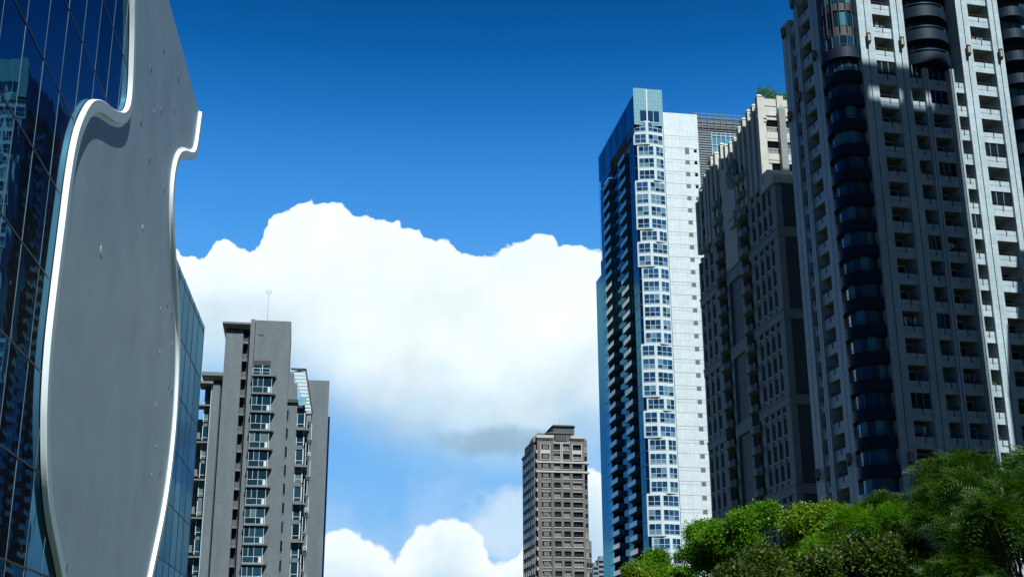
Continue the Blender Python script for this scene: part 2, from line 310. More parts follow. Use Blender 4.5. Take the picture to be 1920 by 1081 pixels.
def each(m, name, mat, parent):
    for i in range(0, len(m.v), 8):
        q = MB(); q.box(0, 1, 0, 1, 0, 1); q.v = m.v[i:i+8]; q.mats = []; q.build(name, mat, parent)
def tag(o, label=None, cat=None, group=None, kind=None):
    if label: o['label'] = label
    if cat: o['category'] = cat
    if group: o['group'] = group
    if kind: o['kind'] = kind
    return o
def thing(name, label, cat, loc=(0, 0, 0), rz=0, group=None):
    o = bpy.data.objects.new(name, None); COL.objects.link(o); o.location = loc; o.rotation_euler = (0, 0, rz); o.empty_display_size = 1
    return tag(o, label, cat, group)
def pool(name, mbs, parent, mat=None, smooth=False, sub=None, limit=100):
    """each MB its own part; past the limit the rest (farthest, last in the list) become one"""
    res = []
    for mb in mbs[:limit]: res.append(mb.build(name, mat, parent, smooth=smooth))
    if len(mbs) > limit:
        r = MB()
        for mb in mbs[limit:]: r.add(mb)
        o = r.build(name, mat, parent, smooth=smooth); o['kind'] = 'stuff'; res.append(o)
    return res
R_ = radians
def dupmesh(src, parent, loc):
    o = src.copy(); COL.objects.link(o); o.parent = parent; o.location = loc; return o

# ------------------------------------------------------------------ ground
g = MB().box(-6000, 6000, -3000, 9000, -1, 0).build('ground', M_paving); tag(g, kind='structure')
r = MB().box(26, 40, -400, 1500, 0.004, 0.008).build('road', M_asphalt); tag(r, kind='structure'); r.rotation_euler = (0, 0, R_(9.5))
k = MB().box(25.6, 25.98, -400, 1500, 0, .14).box(40.02, 40.4, -400, 1500, 0, .14).build('kerb', M_gtrim); tag(k, kind='structure'); k.rotation_euler = (0, 0, R_(9.5))

# ------------------------------------------------------------------ theatre (left)
def catmull(P, n=8):
    out = []
    for i in range(len(P)-1):
        p0 = P[max(i-1, 0)]; p1 = P[i]; p2 = P[i+1]; p3 = P[min(i+2, len(P)-1)]
        for j in range(n):
            t = j/n; t2 = t*t; t3 = t2*t
            out.append(tuple(0.5*((2*b)+(-a+c)*t+(2*a-5*b+4*c-d)*t2+(-a+3*b-3*c+d)*t3) for a, b, c, d in zip(p0, p1, p2, p3)))
    out.append(P[-1]); return out
def smoothp(P, it=2):
    for _ in range(it): P = [P[0]]+[tuple((a+2*b+c)/4 for a, b, c in zip(P[i-1], P[i], P[i+1])) for i in range(1, len(P)-1)]+[P[-1]]
    return P
def offset(P, w):
    Q = []
    for i in range(len(P)):
        a = P[max(i-1, 0)]; b = P[min(i+1, len(P)-1)]; dx, dy = b[0]-a[0], b[1]-a[1]; l = hypot(dx, dy) or 1
        Q.append((P[i][0]-dy/l*w, P[i][1]+dx/l*w))
    return smoothp(Q, 3)
def theatre():
    a = R_(6.7)
    t = thing('theatre', 'theatre at left with dark glass and a vase-shaped grey wall rimmed in white', 'theatre', (-9.6*cos(a), -9.6*sin(a), 0), a)
    TL = [(40.5, 32.7), (43.6, 30.6), (45.2, 28.8), (45.9, 27.6), (46.35, 26.7), (46.75, 25.6), (47.0, 24.7), (46.97, 23.95), (46.34, 23.3), (45.3, 22.8), (44.05, 22.33), (42.7, 21.93), (41.6, 21.5), (40.71, 20.95), (39.94, 20.15), (39.37, 19.29), (39.07, 18.41), (38.9, 17.32), (38.85, 16.2), (38.77, 14.73), (38.72, 13.4), (38.72, 11.95), (39.0, 10.36), (39.44, 9.22), (40.05, 8.11), (40.99, 7.02), (42.09, 6.25), (43.66, 5.2), (45.6, 3.4), (47, 1.5), (47.6, 0)]
    TR = [(66.45, 32.7), (66.2, 31.82), (65.85, 30.55), (65.3, 29.65), (64.4, 29.08), (63.31, 28.62), (62.2, 28.2), (61.2, 27.75), (60.2, 27.2), (59.45, 26.5), (59.1, 25.7), (59.15, 25.0), (59.6, 24.1), (60.5, 23.1), (61.7, 22.17), (62.8, 21.2), (64.03, 20.0), (65.0, 18.6), (65.6, 16.75), (65.79, 14.71), (65.36, 12.31), (64.28, 9.9), (62.53, 7.6), (60.9, 5.3), (59.4, 2.6), (58.6, 0)]
    A = smoothp(catmull(TL, 8), 6); B = smoothp(catmull(TR, 8), 6)
    w = .45; p = .17; d = .2
    Ai = offset(A, w); Bi = offset(B, -w)
    Ai = [(y, min(z, 32.7)) for y, z in Ai]; Bi = [(y, min(z, 32.7)) for y, z in Bi]
    Ai[0] = (A[0][0]+w*1.3, 32.7); Bi[0] = (B[0][0]-w, 32.7); Ai[-1] = (Ai[-1][0], 0); Bi[-1] = (Bi[-1][0], 0)
    # wall panel: fills between inner contours, front at -p, back at -p-.12
    import bmesh
    bm = bmesh.new(); loop = [(-p, y, z) for y, z in Ai]+[(-p, y, z) for y, z in reversed(Bi)]
    vs = [bm.verts.new(v) for v in loop]; es = [bm.edges.new((vs[i], vs[(i+1) % len(vs)])) for i in range(len(vs))]
    bmesh.ops.triangle_fill(bm, edges=es, use_beauty=True)
    r = bmesh.ops.extrude_face_region(bm, geom=bm.faces[:]); bmesh.ops.translate(bm, vec=(-.2, 0, 0), verts=[e for e in r['geom'] if isinstance(e, bmesh.types.BMVert)])
    bmesh.ops.recalc_face_normals(bm, faces=bm.faces)
    me = bpy.data.meshes.new('wall_panel'); bm.to_mesh(me); bm.free(); me.materials.append(M_plaster)
    wp = bpy.data.objects.new('wall_panel', me); COL.objects.link(wp); wp.parent = t
    # rims: swept sections with a fillet onto the wall
    for O, I in ((A, Ai), (B, Bi)):
        m = MB(); n = len(O)
        sec = []
        for (oy, oz), (iy, iz) in zip(O, I):
            l = hypot(iy-oy, iz-oz) or 1; ux, uz = (iy-oy)/l, (iz-oz)/l
            row = [(-d-.1, oy, oz), (-.02, oy, oz), (0, oy+ux*.02, oz+uz*.02), (0, iy-ux*.02, iz-uz*.02), (-.02, iy, iz), (-p*.6, iy, iz), (-p*.86, iy+ux*.05, iz+uz*.05), (-p-.004, iy+ux*.16, iz+uz*.16), (-p-.05, iy+ux*.16, iz+uz*.16), (-d-.1, iy, iz)]
            sec.append(row)
        ns = len(sec[0])
        for row in sec: m.v += row
        for i in range(n-1):
            for j in range(ns): e = (j+1) % ns; m.f.append((i*ns+j, (i+1)*ns+j, (i+1)*ns+e, i*ns+e)); m.m.append(1 if j == 2 else 0)
        m.f.append(tuple(range(ns))); m.f.append(tuple((n-1)*ns+j for j in reversed(range(ns)))); m.m += [0, 0]; m.mats = [M_rim, M_rimf]
        rim = m.build('rim', M_rim, t, smooth=False)
        # joint line round the outer band
        J = MB()
        for i in range(n-1):
            y0, z0 = O[i]; y1, z1 = O[i+1]; l = hypot(y1-y0, z1-z0) or 1; nx, nz = (z1-z0)/l, -(y1-y0)/l
            sg = 1 if O is A else -1
            q = .006*sg*(1 if O is A else 1)
            ax, az_ = -(I[i][0]-y0), -(I[i][1]-z0); ll = hypot(ax, az_) or 1; ax, az_ = ax/ll*.008, az_/ll*.008
            bx, bz_ = -(I[i+1][0]-y1), -(I[i+1][1]-z1); ll = hypot(bx, bz_) or 1; bx, bz_ = bx/ll*.008, bz_/ll*.008
            J.poly([(-.186, y0+ax, z0+az_), (-.186, y1+bx, z1+bz_), (-.215, y1+bx, z1+bz_), (-.215, y0+ax, z0+az_)])
        J.build('joint', M_dark, rim, fix=False)
    # round openings in the wall
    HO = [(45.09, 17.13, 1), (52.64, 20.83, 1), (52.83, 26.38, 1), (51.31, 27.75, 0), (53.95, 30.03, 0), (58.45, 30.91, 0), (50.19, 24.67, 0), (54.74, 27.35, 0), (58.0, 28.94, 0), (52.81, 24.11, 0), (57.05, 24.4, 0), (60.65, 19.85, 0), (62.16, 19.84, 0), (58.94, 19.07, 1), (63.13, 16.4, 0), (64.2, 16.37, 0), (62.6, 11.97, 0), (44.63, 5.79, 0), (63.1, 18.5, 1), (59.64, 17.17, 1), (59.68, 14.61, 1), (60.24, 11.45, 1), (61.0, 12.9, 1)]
    for i, (y, z, lit) in enumerate(HO):
        m = MB(); r = .17 if (i == 0 or lit == 0) else .11; n = 16
        P = [(y+r*cos(2*pi*j/n), z+r*1.15*sin(2*pi*j/n)) for j in range(n)]
        x = -p+(.02 if i < 2 else .012)
        m.v += [(-p-.05, a_, b_) for a_, b_ in P]+[(x, a_, b_) for a_, b_ in P]
        m.f.append(tuple(range(n, 2*n))); m.m.append(0)
        for j in range(n): e = (j+1) % n; m.f.append((j, e, n+e, n+j)); m.m.append(0)
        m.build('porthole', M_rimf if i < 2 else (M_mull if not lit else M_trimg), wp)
    # glass curtain wall
    zs = [16.76-2.87*6+2.87*i for i in range(0, 13)]; zs = [z for z in zs if z > 0.3 and z < 32.2]
    zs = [0.0]+zs+[32.7]
    ys = [18.27+2.11*i for i in range(0, 15)]
    panes = []
    def pane(y0, y1, z0, z1):
        dx = random.uniform(-.004, .004); dz = random.uniform(-.004, .004)
        m = MB(); x = -.19; g_ = .012
        c = [(x-.02+dx+dz, y0+g_, z0+g_), (x-.02-dx+dz, y1-g_, z0+g_), (x-.02-dx-dz, y1-g_, z1-g_), (x-.02+dx-dz, y0+g_, z1-g_)]
        m.poly(c); return m
    cell = [(y0, y1, z0, z1) for y0, y1 in zip(ys[:-1], ys[1:]) for z0, z1 in zip(zs[:-1], zs[1:])]
    cell.sort(key=lambda c: abs(c[0]-38)+ (0 if c[0] > 28 else 40))
    yw = [56.0, 58, 60, 62, 64.03, 66.1, 68.15, 70.3, 72.45, 75.1]; zw = [0.0]+[z for z in zs if .3 < z < 22.6]+[22.9]
    cellw = [(y0, y1, z0, z1) for y0, y1 in zip(yw[4:-1], yw[5:]) for z0, z1 in zip(zw[:-1], zw[1:])]
    hid = [(y0, y1, z0, z1) for y0, y1 in zip(yw[:4], yw[1:5]) for z0, z1 in zip(zw[:-1], zw[1:])]
    use = cellw+cell
    ms = [pane(*c) for c in use]+[pane(*c) for c in hid]
    res = []
    for mb in ms[:100]: o = mb.build('glass_pane', M_ggl, t, fix=False); res.append(o)
    rr = MB()
    for mb in ms[100:]: rr.add(mb)
    o = rr.build('glass_pane', M_ggl, t, fix=False); o['kind'] = 'stuff'
    for y in ys: MB().box(-.3, -.199, y-.014, y+.014, 0, 32.7).build('mullion', M_mull, t)
    for y in yw: MB().box(-.3, -.196, y-.05, y+.05, 0, 22.9).build('mullion', M_dark, t)
    for z in zs[1:-1]: MB().box(-.3, -.196, ys[0], ys[-1], z-.03, z+.03).build('transom', M_dark, t)
    for z in zw[1:-1]: MB().box(-.3, -.196, yw[0], yw[-1], z-.03, z+.03).build('transom', M_dark, t)
    MB().box(-30, -.5, -6, 47.81, 0, 32.6).box(-30, -.5, 47.82, 75.05, 0, 22.85).build('body', M_dark, t)
    MB().box(-30, -.38, 47.9, 75.2, 22.9, 23.02).build('roof_edge', M_frame, t)
theatre()

# ------------------------------------------------------------------ pale granite tower (right)
def tower_r():
    a = R_(13.5); t = thing('apartment_tower', 'pale stone apartment tower at the far right with black curved balconies up its corner', 'apartment tower', (45.358, 148, 0), a)
    FL = [61.3+3.4*k for k in range(-12, 13)]      # top of each parapet
    def pil(x0, x1, y0, y1, z0, z1, face='F', groove=True):
        m = MB(); c = (x0+x1)/2 if face == 'F' else (y0+y1)/2
        if not groove: return m.box(x0, x1, y0, y1, z0, z1, M_rtile)
        gp = .06
        if face == 'F': m.box(x0, c-gp, y0, y1, z0, z1, M_rtile).box(c+gp, x1, y0, y1, z0, z1, M_rtile).box(c-gp, c+gp, y0+.25, y1, z0, z1-.3, M_iron)
        else: m.box(x0, x1, y0, c-gp, z0, z1, M_rtile).box(x0, x1, c+gp, y1, z0, z1, M_rtile).box(x0+.25, x1, c-gp, c+gp, z0, z1-.3, M_iron)
        return m
    top = 108
    MB().box(.02, 21.3, 2.4, 14, 0, 106).box(-.6, .02, 5.2, 15.7, 0, 91.4).build('core_wall', M_rtile, t)
    MB().box(3, 34, 7, 20.9, 120.01, 145).box(3, 22, 7, 20.9, 106.01, 120).box(21.31, 34, 14.01, 20.9, 0, 120).box(3, 21.3, 14.01, 20.9, 0, 90).build('upper_wall', M_rtile, t)
    for x0, x1, zt in ((0, 2.08, top), (4.92, 6.72, top), (14.72, 16.5, top), (19.65, 21.2, top)):
        pil(x0, x1, -.35, 2.35, 0, zt).build('pilaster', None, t)
    for x0, x1, y in ((8.72, 9.45, -.35), (12.22, 12.86, -.9)):
        pil(x0, x1, y, 2.35, 0, 79.7).build('pilaster', None, t)
    # lobby level
    MB().box(2.08, 19.65, -.1, 2.35, 0, FL[0]-1.5).build('base_wall', M_rtile, t)
    cols = [(2.08, 4.92, 99), (6.72, 8.72, 80), (9.45, 12.22, 80), (12.86, 14.72, 80), (16.5, 19.65, 99)]
    B = []; Wd = []
    rb = random.Random(12); M_cloth = [plain('cloth_blue', (.10, .16, .30), .9), plain('cloth_red', (.30, .07, .06), .9), plain('cloth_white', (.5, .52, .52), .9), plain('cloth_grey', (.16, .17, .18), .9)]
    def balc(x0, x1, z, front=True):
        m = MB(); e = .002; h = 1.45
        m.box(x0+e, x1-e, 0, .22, z-h, z, M_rtile); m.box(x0+e, x1-e, .23, 2.39, z-h, z-h+.22, M_rsoff)
        m.box(x0+.05, x1-.05, .08, .13, z+.42, z+.47, M_iron)
        n = max(2, int((x1-x0)/.9))
        for i in range(n+1): xx = x0+.08+(x1-x0-.16)*i/n; m.box(xx-.02, xx+.02, .09, .12, z, z+.42, M_iron)
        q = rb.random(); w_ = x1-x0
        if q < .16:      # laundry on a line
            xx = x0+.35
            while xx < x1-.6: ww_ = rb.uniform(.3, .5); m.box(xx, xx+ww_, .9, .93, z+.55+rb.uniform(-.2, .25), z+1.45, rb.choice(M_cloth)); xx += ww_+rb.uniform(.05, .3)
        elif q < .34:    # drawn blind at the back
            m.box(x0+.32, x0+.32+w_*rb.uniform(.25, .55), 2.22, 2.26, z-.6, z+1.55, M_trimg)
        elif q < .46:    # enclosed with a glazed screen
            m.box(x0+.05, x1-.05, .14, .17, z, z+1.9, M_dglass)
            for j in range(1, 3): m.box(x0+w_*j/3-.03, x0+w_*j/3+.03, .09, .139, z, z+1.9, M_trimg)
        elif q < .58: m.box(x0+.15, x0+.95, 1.2, 1.6, z+.1, z+.75, M_trimg)
        c = (x0+x1)/2+.15; m.box(c-.05, c+.05, -.06, -.002, z-.75, z+.1, M_iron)
        m.box(x0+e, x1-e, -.02, -.002, z-.62, z-.60, M_louvd)
        return m
    for z in FL:
        for i, (x0, x1, zm) in enumerate(cols):
            if z > zm: continue
            B.append((z, balc(x0, x1, z)))
            m = MB(); ww = (x1-x0)
            m.box(x0+.3, x1-.3, 2.33, 2.37, z-1.2, z+1.55, M_dglass); m.box(x0+.3, x1-.3, 2.28, 2.36, z+1.55, z+1.63, M_frame)
            nn = 3 if ww > 2.3 else 2
            for j in range(nn+1): xx = x0+.3+(ww-.6)*j/nn; m.box(xx-.03, xx+.03, 2.27, 2.355, z-1.2, z+1.55, M_frame)
            Wd.append((z, m))
    # left face (seen obliquely): narrow windows and balconies
    X = -2.8
    for y0, y1, zt in ((13.6, 15.9, 92.3), (10.9, 12.0, 94.2), (5.2, 7.45, 101.5)):
        pil(X, -.6, y0, y1, 0, zt, 'L').build('pilaster', None, t)
    def lbal(y0, y1, z, narrow):
        m = MB(); e = .002; m.box(X+.3, X+.5, y0+e, y1-e, z-1.45, z, M_rtile); m.box(X+.51, -.61, y0+e, y1-e, z-1.45, z-1.25, M_rsoff)
        m.box(X+.36, X+.41, y0+.05, y1-.05, z+.42, z+.47, M_iron)
        for i in range(5 if not narrow else 3): yy = y0+.1+(y1-y0-.2)*i/(4 if not narrow else 2); m.box(X+.37, X+.4, yy-.02, yy+.02, z, z+.42, M_iron)
        c = (y0+y1)/2; m.box(X+.22, X+.298, c-.05, c+.05, z-.75, z+.1, M_iron)
        return m
    LZ = []
    for z in FL:
        if z < 89:
            LZ.append((z, lbal(12.0, 13.6, z, True)))
            m = MB().box(X+.9, X+.94, 12.05, 13.55, z-1.2, z+1.9, M_dglass).box(X+.84, X+.9, 12.7, 12.8, z-1.2, z+1.9, M_frame); Wd.append((z, m))
        if z < 93:
            B.append((z, lbal(7.45, 10.9, z, False)))
            m = MB().box(-.66, -.62, 9.0, 10.6, z-1.2, z+1.5, M_dglass).box(-.7, -.65, 9.7, 9.8, z-1.2, z+1.5, M_white).box(-.9, -.61, 7.5, 8.8, z-1.2, z+1.9, M_rsoff); Wd.append((z, m))
    MB().box(X+.3, -.61, 12.0, 13.6, 0, FL[0]-1.46).box(X+.3, -.61, 7.45, 10.9, 0, FL[0]-1.46).build('base_wall', M_rtile, t)
    # stepped top of the left face
    MB().box(X+.3, -.6, 12.001, 13.599, 90.45, 91.9).box(X+.3, -.6, 7.451, 10.899, 93.85, 95.4).box(-2.9, -.55, 13.5, 16.0, 92.31, 93.0).box(-2.9, -.55, 10.8, 12.1, 94.21, 95.6).build('parapet', M_rtile, t)
    B.sort(key=lambda q: q[0]); Wd.sort(key=lambda q: q[0])
    pool('balcony', [q[1] for q in B], t); pool('window', [q[1] for q in Wd], t); pool('window_sill', [q[1] for q in LZ], t)
    # corner bay of dark curved glass with black curved balconies
    cx, cy = -1.3, 2.4
    MB().ring(cx, cy, .3, 2.05, 120, 330, 22, 104, 30).build('bay_core', M_gdark, t)
    for z in [q for q in FL if q > 23]:
        m = MB()
        for j in range(7):
            a0 = 122+29.5*j; q0, q1 = R_(a0), R_(a0+14.5); q2 = R_(a0+29)
            for qa, qb in ((q0, q1), (q1, q2)): pass
            m.v += [(cx+2.1*cos(q), cy+2.1*sin(q), zz) for q in (q0, q1, q2) for zz in (z-.05, z+1.88)]; i0 = len(m.v)-6
            m.f += [(i0, i0+2, i0+3, i0+1), (i0+2, i0+4, i0+5, i0+3)]; m.m += [0, 0]
        m.build('bay_glass', M_curvg, t, fix=False)
    MB().ring(cx, cy, 2.4, 2.5, 120, 330, 0.2, 22.0, 30).ring(cx, cy, .3, 2.75, 120, 330, 21.6, 24.0, 30).build('bay_base', M_rtile, t)
    for z in FL:
        if 24 < z < 84:
            m = MB().ring(cx, cy, 2.58, 2.72, 118, 332, z-1.5, z-.05, 24).ring(cx, cy, 2.1, 2.58, 118, 332, z-1.5, z-1.3, 24)
            m.build('curved_balcony', M_curv, t)
            m = MB().ring(cx, cy, 2.62, 2.67, 118, 332, z+.28, z+.33, 24)
            for j in range(7): q = R_(125+33*j); m.tube((cx+2.645*cos(q), cy+2.645*sin(q), z-.05), (cx+2.645*cos(q), cy+2.645*sin(q), z+.28), .02, n=4)
            m.build('handrail', M_iron, t)
            m = MB()
            for j in range(8): q = R_(130+27*j); m.tube((cx+2.12*cos(q), cy+2.12*sin(q), z-.05), (cx+2.12*cos(q), cy+2.12*sin(q), z+1.85), .045, n=4)
            m.build('bay_mullion', M_frame, t)
    m = MB()
    for j in range(9): q = R_(125+24*j); m.tube((cx+2.2*cos(q), cy+2.2*sin(q), 84), (cx+2.2*cos(q), cy+2.2*sin(q), 104), .07, n=4)
    for z in (87.2, 90.6, 94, 97.4, 100.8): m.ring(cx, cy, 2.1, 2.2, 120, 330, z, z+.15, 24)
    m.build('bay_mullion', M_iron, t)
    # big round balconies in the middle of the front above the 80 m level
    cx, cy, rr = 10.35, 2.1, 3.6
    MB().ring(cx, cy, .4, 2.7, 175, 365, 79.9, 106, 30).build('bay_glass', M_curvg, t)
    for z in [q for q in FL if 80.5 < q]:
        MB().ring(cx, cy, rr-.15, rr, 178, 362, z-1.5, z, 30).ring(cx, cy, 2.7, rr-.15, 178, 362, z-1.5, z-1.25, 30).build('curved_balcony', M_curv, t)
        MB().ring(cx, cy, rr-.1, rr-.05, 178, 362, z+.4, z+.45, 30).build('handrail', M_frame, t)
    MB().box(6.72, 14.72, 2.0, 2.39, 79.75, 108).build('recess_wall', M_curv, t)
    MB().box(6.73, 8.71, .0, .25, 78.2, 79.65).box(9.46, 12.21, 0, .25, 78.2, 79.65).box(12.87, 14.71, 0, .25, 78.2, 79.65).build('parapet', M_rtile, t) if False else None
    # lanterns on the pilasters
    def lantern(x, y, z, fx=0, fy=-1):
        m = MB().box(x-.22, x+.22, y-.22, y+.22, z-.62, z-.52, M_iron).box(x-.22, x+.22, y-.22, y+.22, z+.5, z+.6, M_iron).frustum((x-.08, x+.08, y-.08, y+.08), (x-.22, x+.22, y-.22, y+.22), z-1.0, z-.62, M_iron).box(x-.15, x+.15, y-.15, y+.15, z-.52, z+.5, M_lampg)
        for sx in (-1, 1):
            for sy in (-1, 1): m.box(x+sx*.18-.03, x+sx*.18+.03, y+sy*.18-.03, y+sy*.18+.03, z-.52, z+.5, M_iron)
        m.box(x-.05, x+.05, y+.22 if fy < 0 else y-.05, y+.4 if fy < 0 else y+.05, z-.1, z+.1, M_iron)
        if fx: m.box(x+.22, x+.4, y-.05, y+.05, z-.1, z+.1, M_iron)
        m.build('wall_lantern', None, t)
    for x in (1.04, 5.82, 15.61, 20.42): lantern(x, -.75, 83.0)
    for x in (1.04, 5.82): lantern(x, -.75, 28.0)
    for y, z in ((6.3, 83.6), (11.4, 80.0), (14.7, 78.5), (14.7, 91.5), (11.4, 94.4), (6.3, 29.0), (14.7, 28.5)): lantern(X-.4, y, z, 1, 0)
    # recessed dark glass flank to the right
    MB().box(21.3, 34, 3.2, 14, 0, 120).build('dark_flank', M_curv, t)
    for z in FL:
        if z < 100:
            m = MB().box(21.25, 33.9, 2.7, 3.1, z-1.2, z-.2, M_curv).box(21.25, 33.9, 3.12, 3.18, z-.2, z+2.1, M_curvg)
            for j in range(10): xx = 21.4+1.3*j; m.box(xx-.04, xx+.04, 3.05, 3.12, z-.2, z+2.1, M_iron)
            m.build('ribbon_window', None, t)
            MB().ring(25.2, 3.2, 2.0, 2.15, 180, 360, z-1.5, z-.1, 16).ring(25.2, 3.2, .1, 2.0, 180, 360, z-1.5, z-1.3, 16).build('curved_balcony', M_curv, t)
    return t
tower_r()

# potted plants on its balconies: things of their own
def plant_mesh(name, w, h, mat, n=220, seed=1, d=.35):
    rg = np.random.default_rng(seed); m = MB()
    for i in range(n):
        x = rg.uniform(-w/2, w/2); y = rg.uniform(-d/2, d/2); z = abs(rg.normal(0, h*.45)); s = rg.uniform(.06, .13)
        v = rg.normal(size=3); v /= np.linalg.norm(v); q = np.cross(v, rg.normal(size=3)); q /= np.linalg.norm(q); c = np.array((x, y, z))
        m.poly([c-v*s, c+q*s*.45, c+v*s, c-q*s*.45])
    return m
def balcony_plants():
    a = R_(13.5); c, s_ = cos(a), sin(a)
    L = [(13.8, .32, 64.7, 'trailing dark green plant spilling over the highest planted narrow balcony in the sunlit strip', 1.5, .7),
         (13.7, .32, 61.3, 'low green shrub in a trough on the sunlit narrow balcony below the trailing plant', 1.3, .5),
         (13.9, .32, 57.9, 'bushy plant with one tall sprig on the sunlit narrow balcony of the pale tower', .9, .8),
         (13.8, .32, 54.5, 'wide low green hedge on the sunlit narrow balcony of the pale tower', 1.6, .5),
         (13.6, .32, 47.7, 'yellow green bush on the lit narrow balcony beside the bright pilaster', 1.0, .6),
         (13.8, .32, 37.5, 'small plant low on the lit narrow balcony strip', .9, .5),
         (13.8, .32, 30.7, 'round plant on the lowest lit narrow balcony just above the trees', 1.0, .7),
         (13.6, .32, 75.0, 'dry sparse plant behind the railing near the top of the bright pilaster', 1.2, .45),
         (17.9, .32, 78.3, 'leafy plant hanging over the wide sunlit balcony at right', 1.6, .6),
         (3.5, .32, 81.7, 'dense green planter on the balcony where the shadow begins on the pale tower', 2.2, .5)]
    for i, (x, y, z, lab, w, h) in enumerate(L):
        wx = 45.358+x*c-y*s_; wy = 148+x*s_+y*c
        tr = thing('potted_plant', lab, 'plant', (wx, wy, z-.55), a, 'plants on the balconies of the pale tower')
        MB().frustum((-w/2, w/2, -.16, .16), (-w/2-.05, w/2+.05, -.2, .2), 0, .4).build('planter', M_louvd, tr)
        plant_mesh('leaves', w, h, None, 260, i+3).build('leaves', M_leafA if i % 2 else M_leafC, tr, loc=(0, 0, .45), fix=False)
balcony_plants()

# ------------------------------------------------------------------ dark brown tower
def tower_d():
    a = R_(9.7); t = thing('apartment_tower', 'dark brown apartment tower in shade with a cream stepped crown catching the sun', 'apartment tower', (45.83, 215, 0), a)
    Y0 = -5.5
    bands = [34.2-15.05, 34.2, 49.25, 64.3, 79.35, 94.4]
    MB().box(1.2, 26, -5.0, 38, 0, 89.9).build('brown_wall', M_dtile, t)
    MB().box(.6, 24, .62, 38, 89.91, 104.6).build('crown_wall', M_cream, t)
    for z in bands[:-1]: MB().box(-.12, 26.1, Y0-.12, 9.0, z-.9, z+.45).box(-.25, 26.2, Y0-.25, 9.1, z+.46, z+.75).build('stone_band', M_dpier, t)
    for z in bands[:-1]: MB().box(-.12, 1.3, 27.3, 38.6, z-.9, z+.45).box(-.25, 1.3, 27.2, 38.7, z+.46, z+.75).build('stone_band', M_dpier, t)
    # piers on the left face
    piers = [(-5.5, -3.3), (-1.9, -.8), (.9, 2.0), (3.6, 4.9), (6.6, 8.4), (13.1, 14.0), (20.9, 22.1), (27.0, 29.5), (31.3, 32.9), (34.5, 36.1), (37.7, 38.6)]
    for y0, y1 in piers:
        hi = 88 if y1 < 2 or y0 > 30 else 101
        MB().box(0, 1.19, y0, y1, 0, hi).build('pier', M_dpier if hi < 90 else M_dpier, t)
    FLR = [5.2+3.762*k for k in range(0, 28)]
    wins = [(-3.3, -1.9), (-.8, .9), (2.0, 3.6), (4.9, 6.6), (29.5, 31.3), (32.9, 34.5), (36.1, 37.7)]
    W = []; SP = []
    for z in FLR:
        for y0, y1 in wins:
            if z > 86 and y0 < 2: continue
            if z > 98: continue
            m = MB().box(.95, 1.0, y0, y1, z+.9, z+3.1, M_dglass).box(.8, .96, (y0+y1)/2-.04, (y0+y1)/2+.04, z+.9, z+3.1, M_frame).box(.16, 1.19, y0+.003, y1-.003, z-.2, z+.75, M_dpier).box(.0, .15, y0+.15, y1-.15, z+.55, z+.8, M_btrim)
            W.append((z, m))
    W.sort(key=lambda q: q[0]-(0 if q[0] > 20 else -200)); pool('window', [q[1] for q in W], t)
    for z in FLR:
        if z > 99: continue
        for y0, y1 in ((8.4, 13.1), (22.1, 27.0)):
            m = MB().box(-.5, -.25, y0+.1, y1-.1, z-.2, z+.95, M_dpier).box(-.25, 1.19, y0+.1, y1-.1, z-.2, z+.05, M_dpier).box(-.5, -.3, y0+.1, y1-.1, z+1.0, z+1.12, M_dpier).box(1.12, 1.18, y0+.3, y1-.3, z+.05, z+2.6, M_dglass)
            # balcony bulges outwards in the middle
            c = (y0+y1)/2; m.prism([(-.5, y0+.6), (-.5, y1-.6), (-1.0, c+.9), (-1.0, c-.9)], z-.25, z+1.0, M_dpier)
            m.build('balcony', None, t)
    # deep recess with bridging beams
    for z in (49.25, 64.3, 79.35): MB().box(0, 1.19, 14.01, 20.89, z-1.4, z+.9).build('bridge_beam', M_dpier, t)
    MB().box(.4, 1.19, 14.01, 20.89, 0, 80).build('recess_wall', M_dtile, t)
    # shaft above with circular screen
    MB().box(-.3, 1.19, 14.01, 20.89, 80.3, 101.5).build('shaft', M_cream, t)
    m = MB().tube((-.5, 15, 98.5), (-.31, 15, 98.5), 3.0, 3.0, 28, M_dpier); m.build('medallion', None, t)
    m = MB()
    rg = random.Random(4)
    for i in range(90):
        q = rg.uniform(0, 2*pi); r_ = 2.6*rg.random()**.5; y = 15+r_*cos(q); z = 98.5+r_*sin(q); l = rg.uniform(.2, .45)
        m.box(-.62, -.51, y-l*.3, y+l*.3, z-l, z+l, M_btrim if i % 3 else M_dtile)
    m.tube((-.55, 15, 98.5), (-.505, 15, 98.5), 2.75, n=24, mat=M_dtile); so = m.build('screen_ornament', None, t)
    MB().box(-1.2, 1.19, 13.0, 17.0, 89.0, 90.2).box(-1.0, 0, 13.5, 16.5, 87.5, 88.99).build('corbel', M_cream, t)
    # crown: vertical fins and stepped pinnacles
    for i, (y, zt) in enumerate(((.2, 107.9), (2.9, 107.2), (5.6, 107.4), (8.4, 107.0), (11.0, 106.4), (13.6, 105.2), (16.2, 105.5), (19, 106.2), (21.6, 107.6), (25.2, 107.2), (27.8, 107.2), (30.5, 105.8), (32.4, 105.2), (35.5, 103.0), (38.0, 101.5))):
        MB().box(-.1, .9, y-.55, y+.55, 90, zt).frustum((-.2, 1.0, y-.65, y+.65), (.1, .7, y-.3, y+.3), zt+.001, zt+.5).build('pinnacle', M_cream, t)
        if i < 14: MB().box(.3, .62, y+.56, y+2.1, 90, zt-1.2-(i % 3)*.4).build('crown_panel', M_cream, t)
    m = MB()
    for y in np.arange(2, 36, 2.7): m.box(.1, .29, y, y+1.2, 92, 94.2, M_dglass).box(.1, .29, y, y+1.2, 96, 98.4, M_dglass)
    each(m, 'crown_window', M_dglass, t)
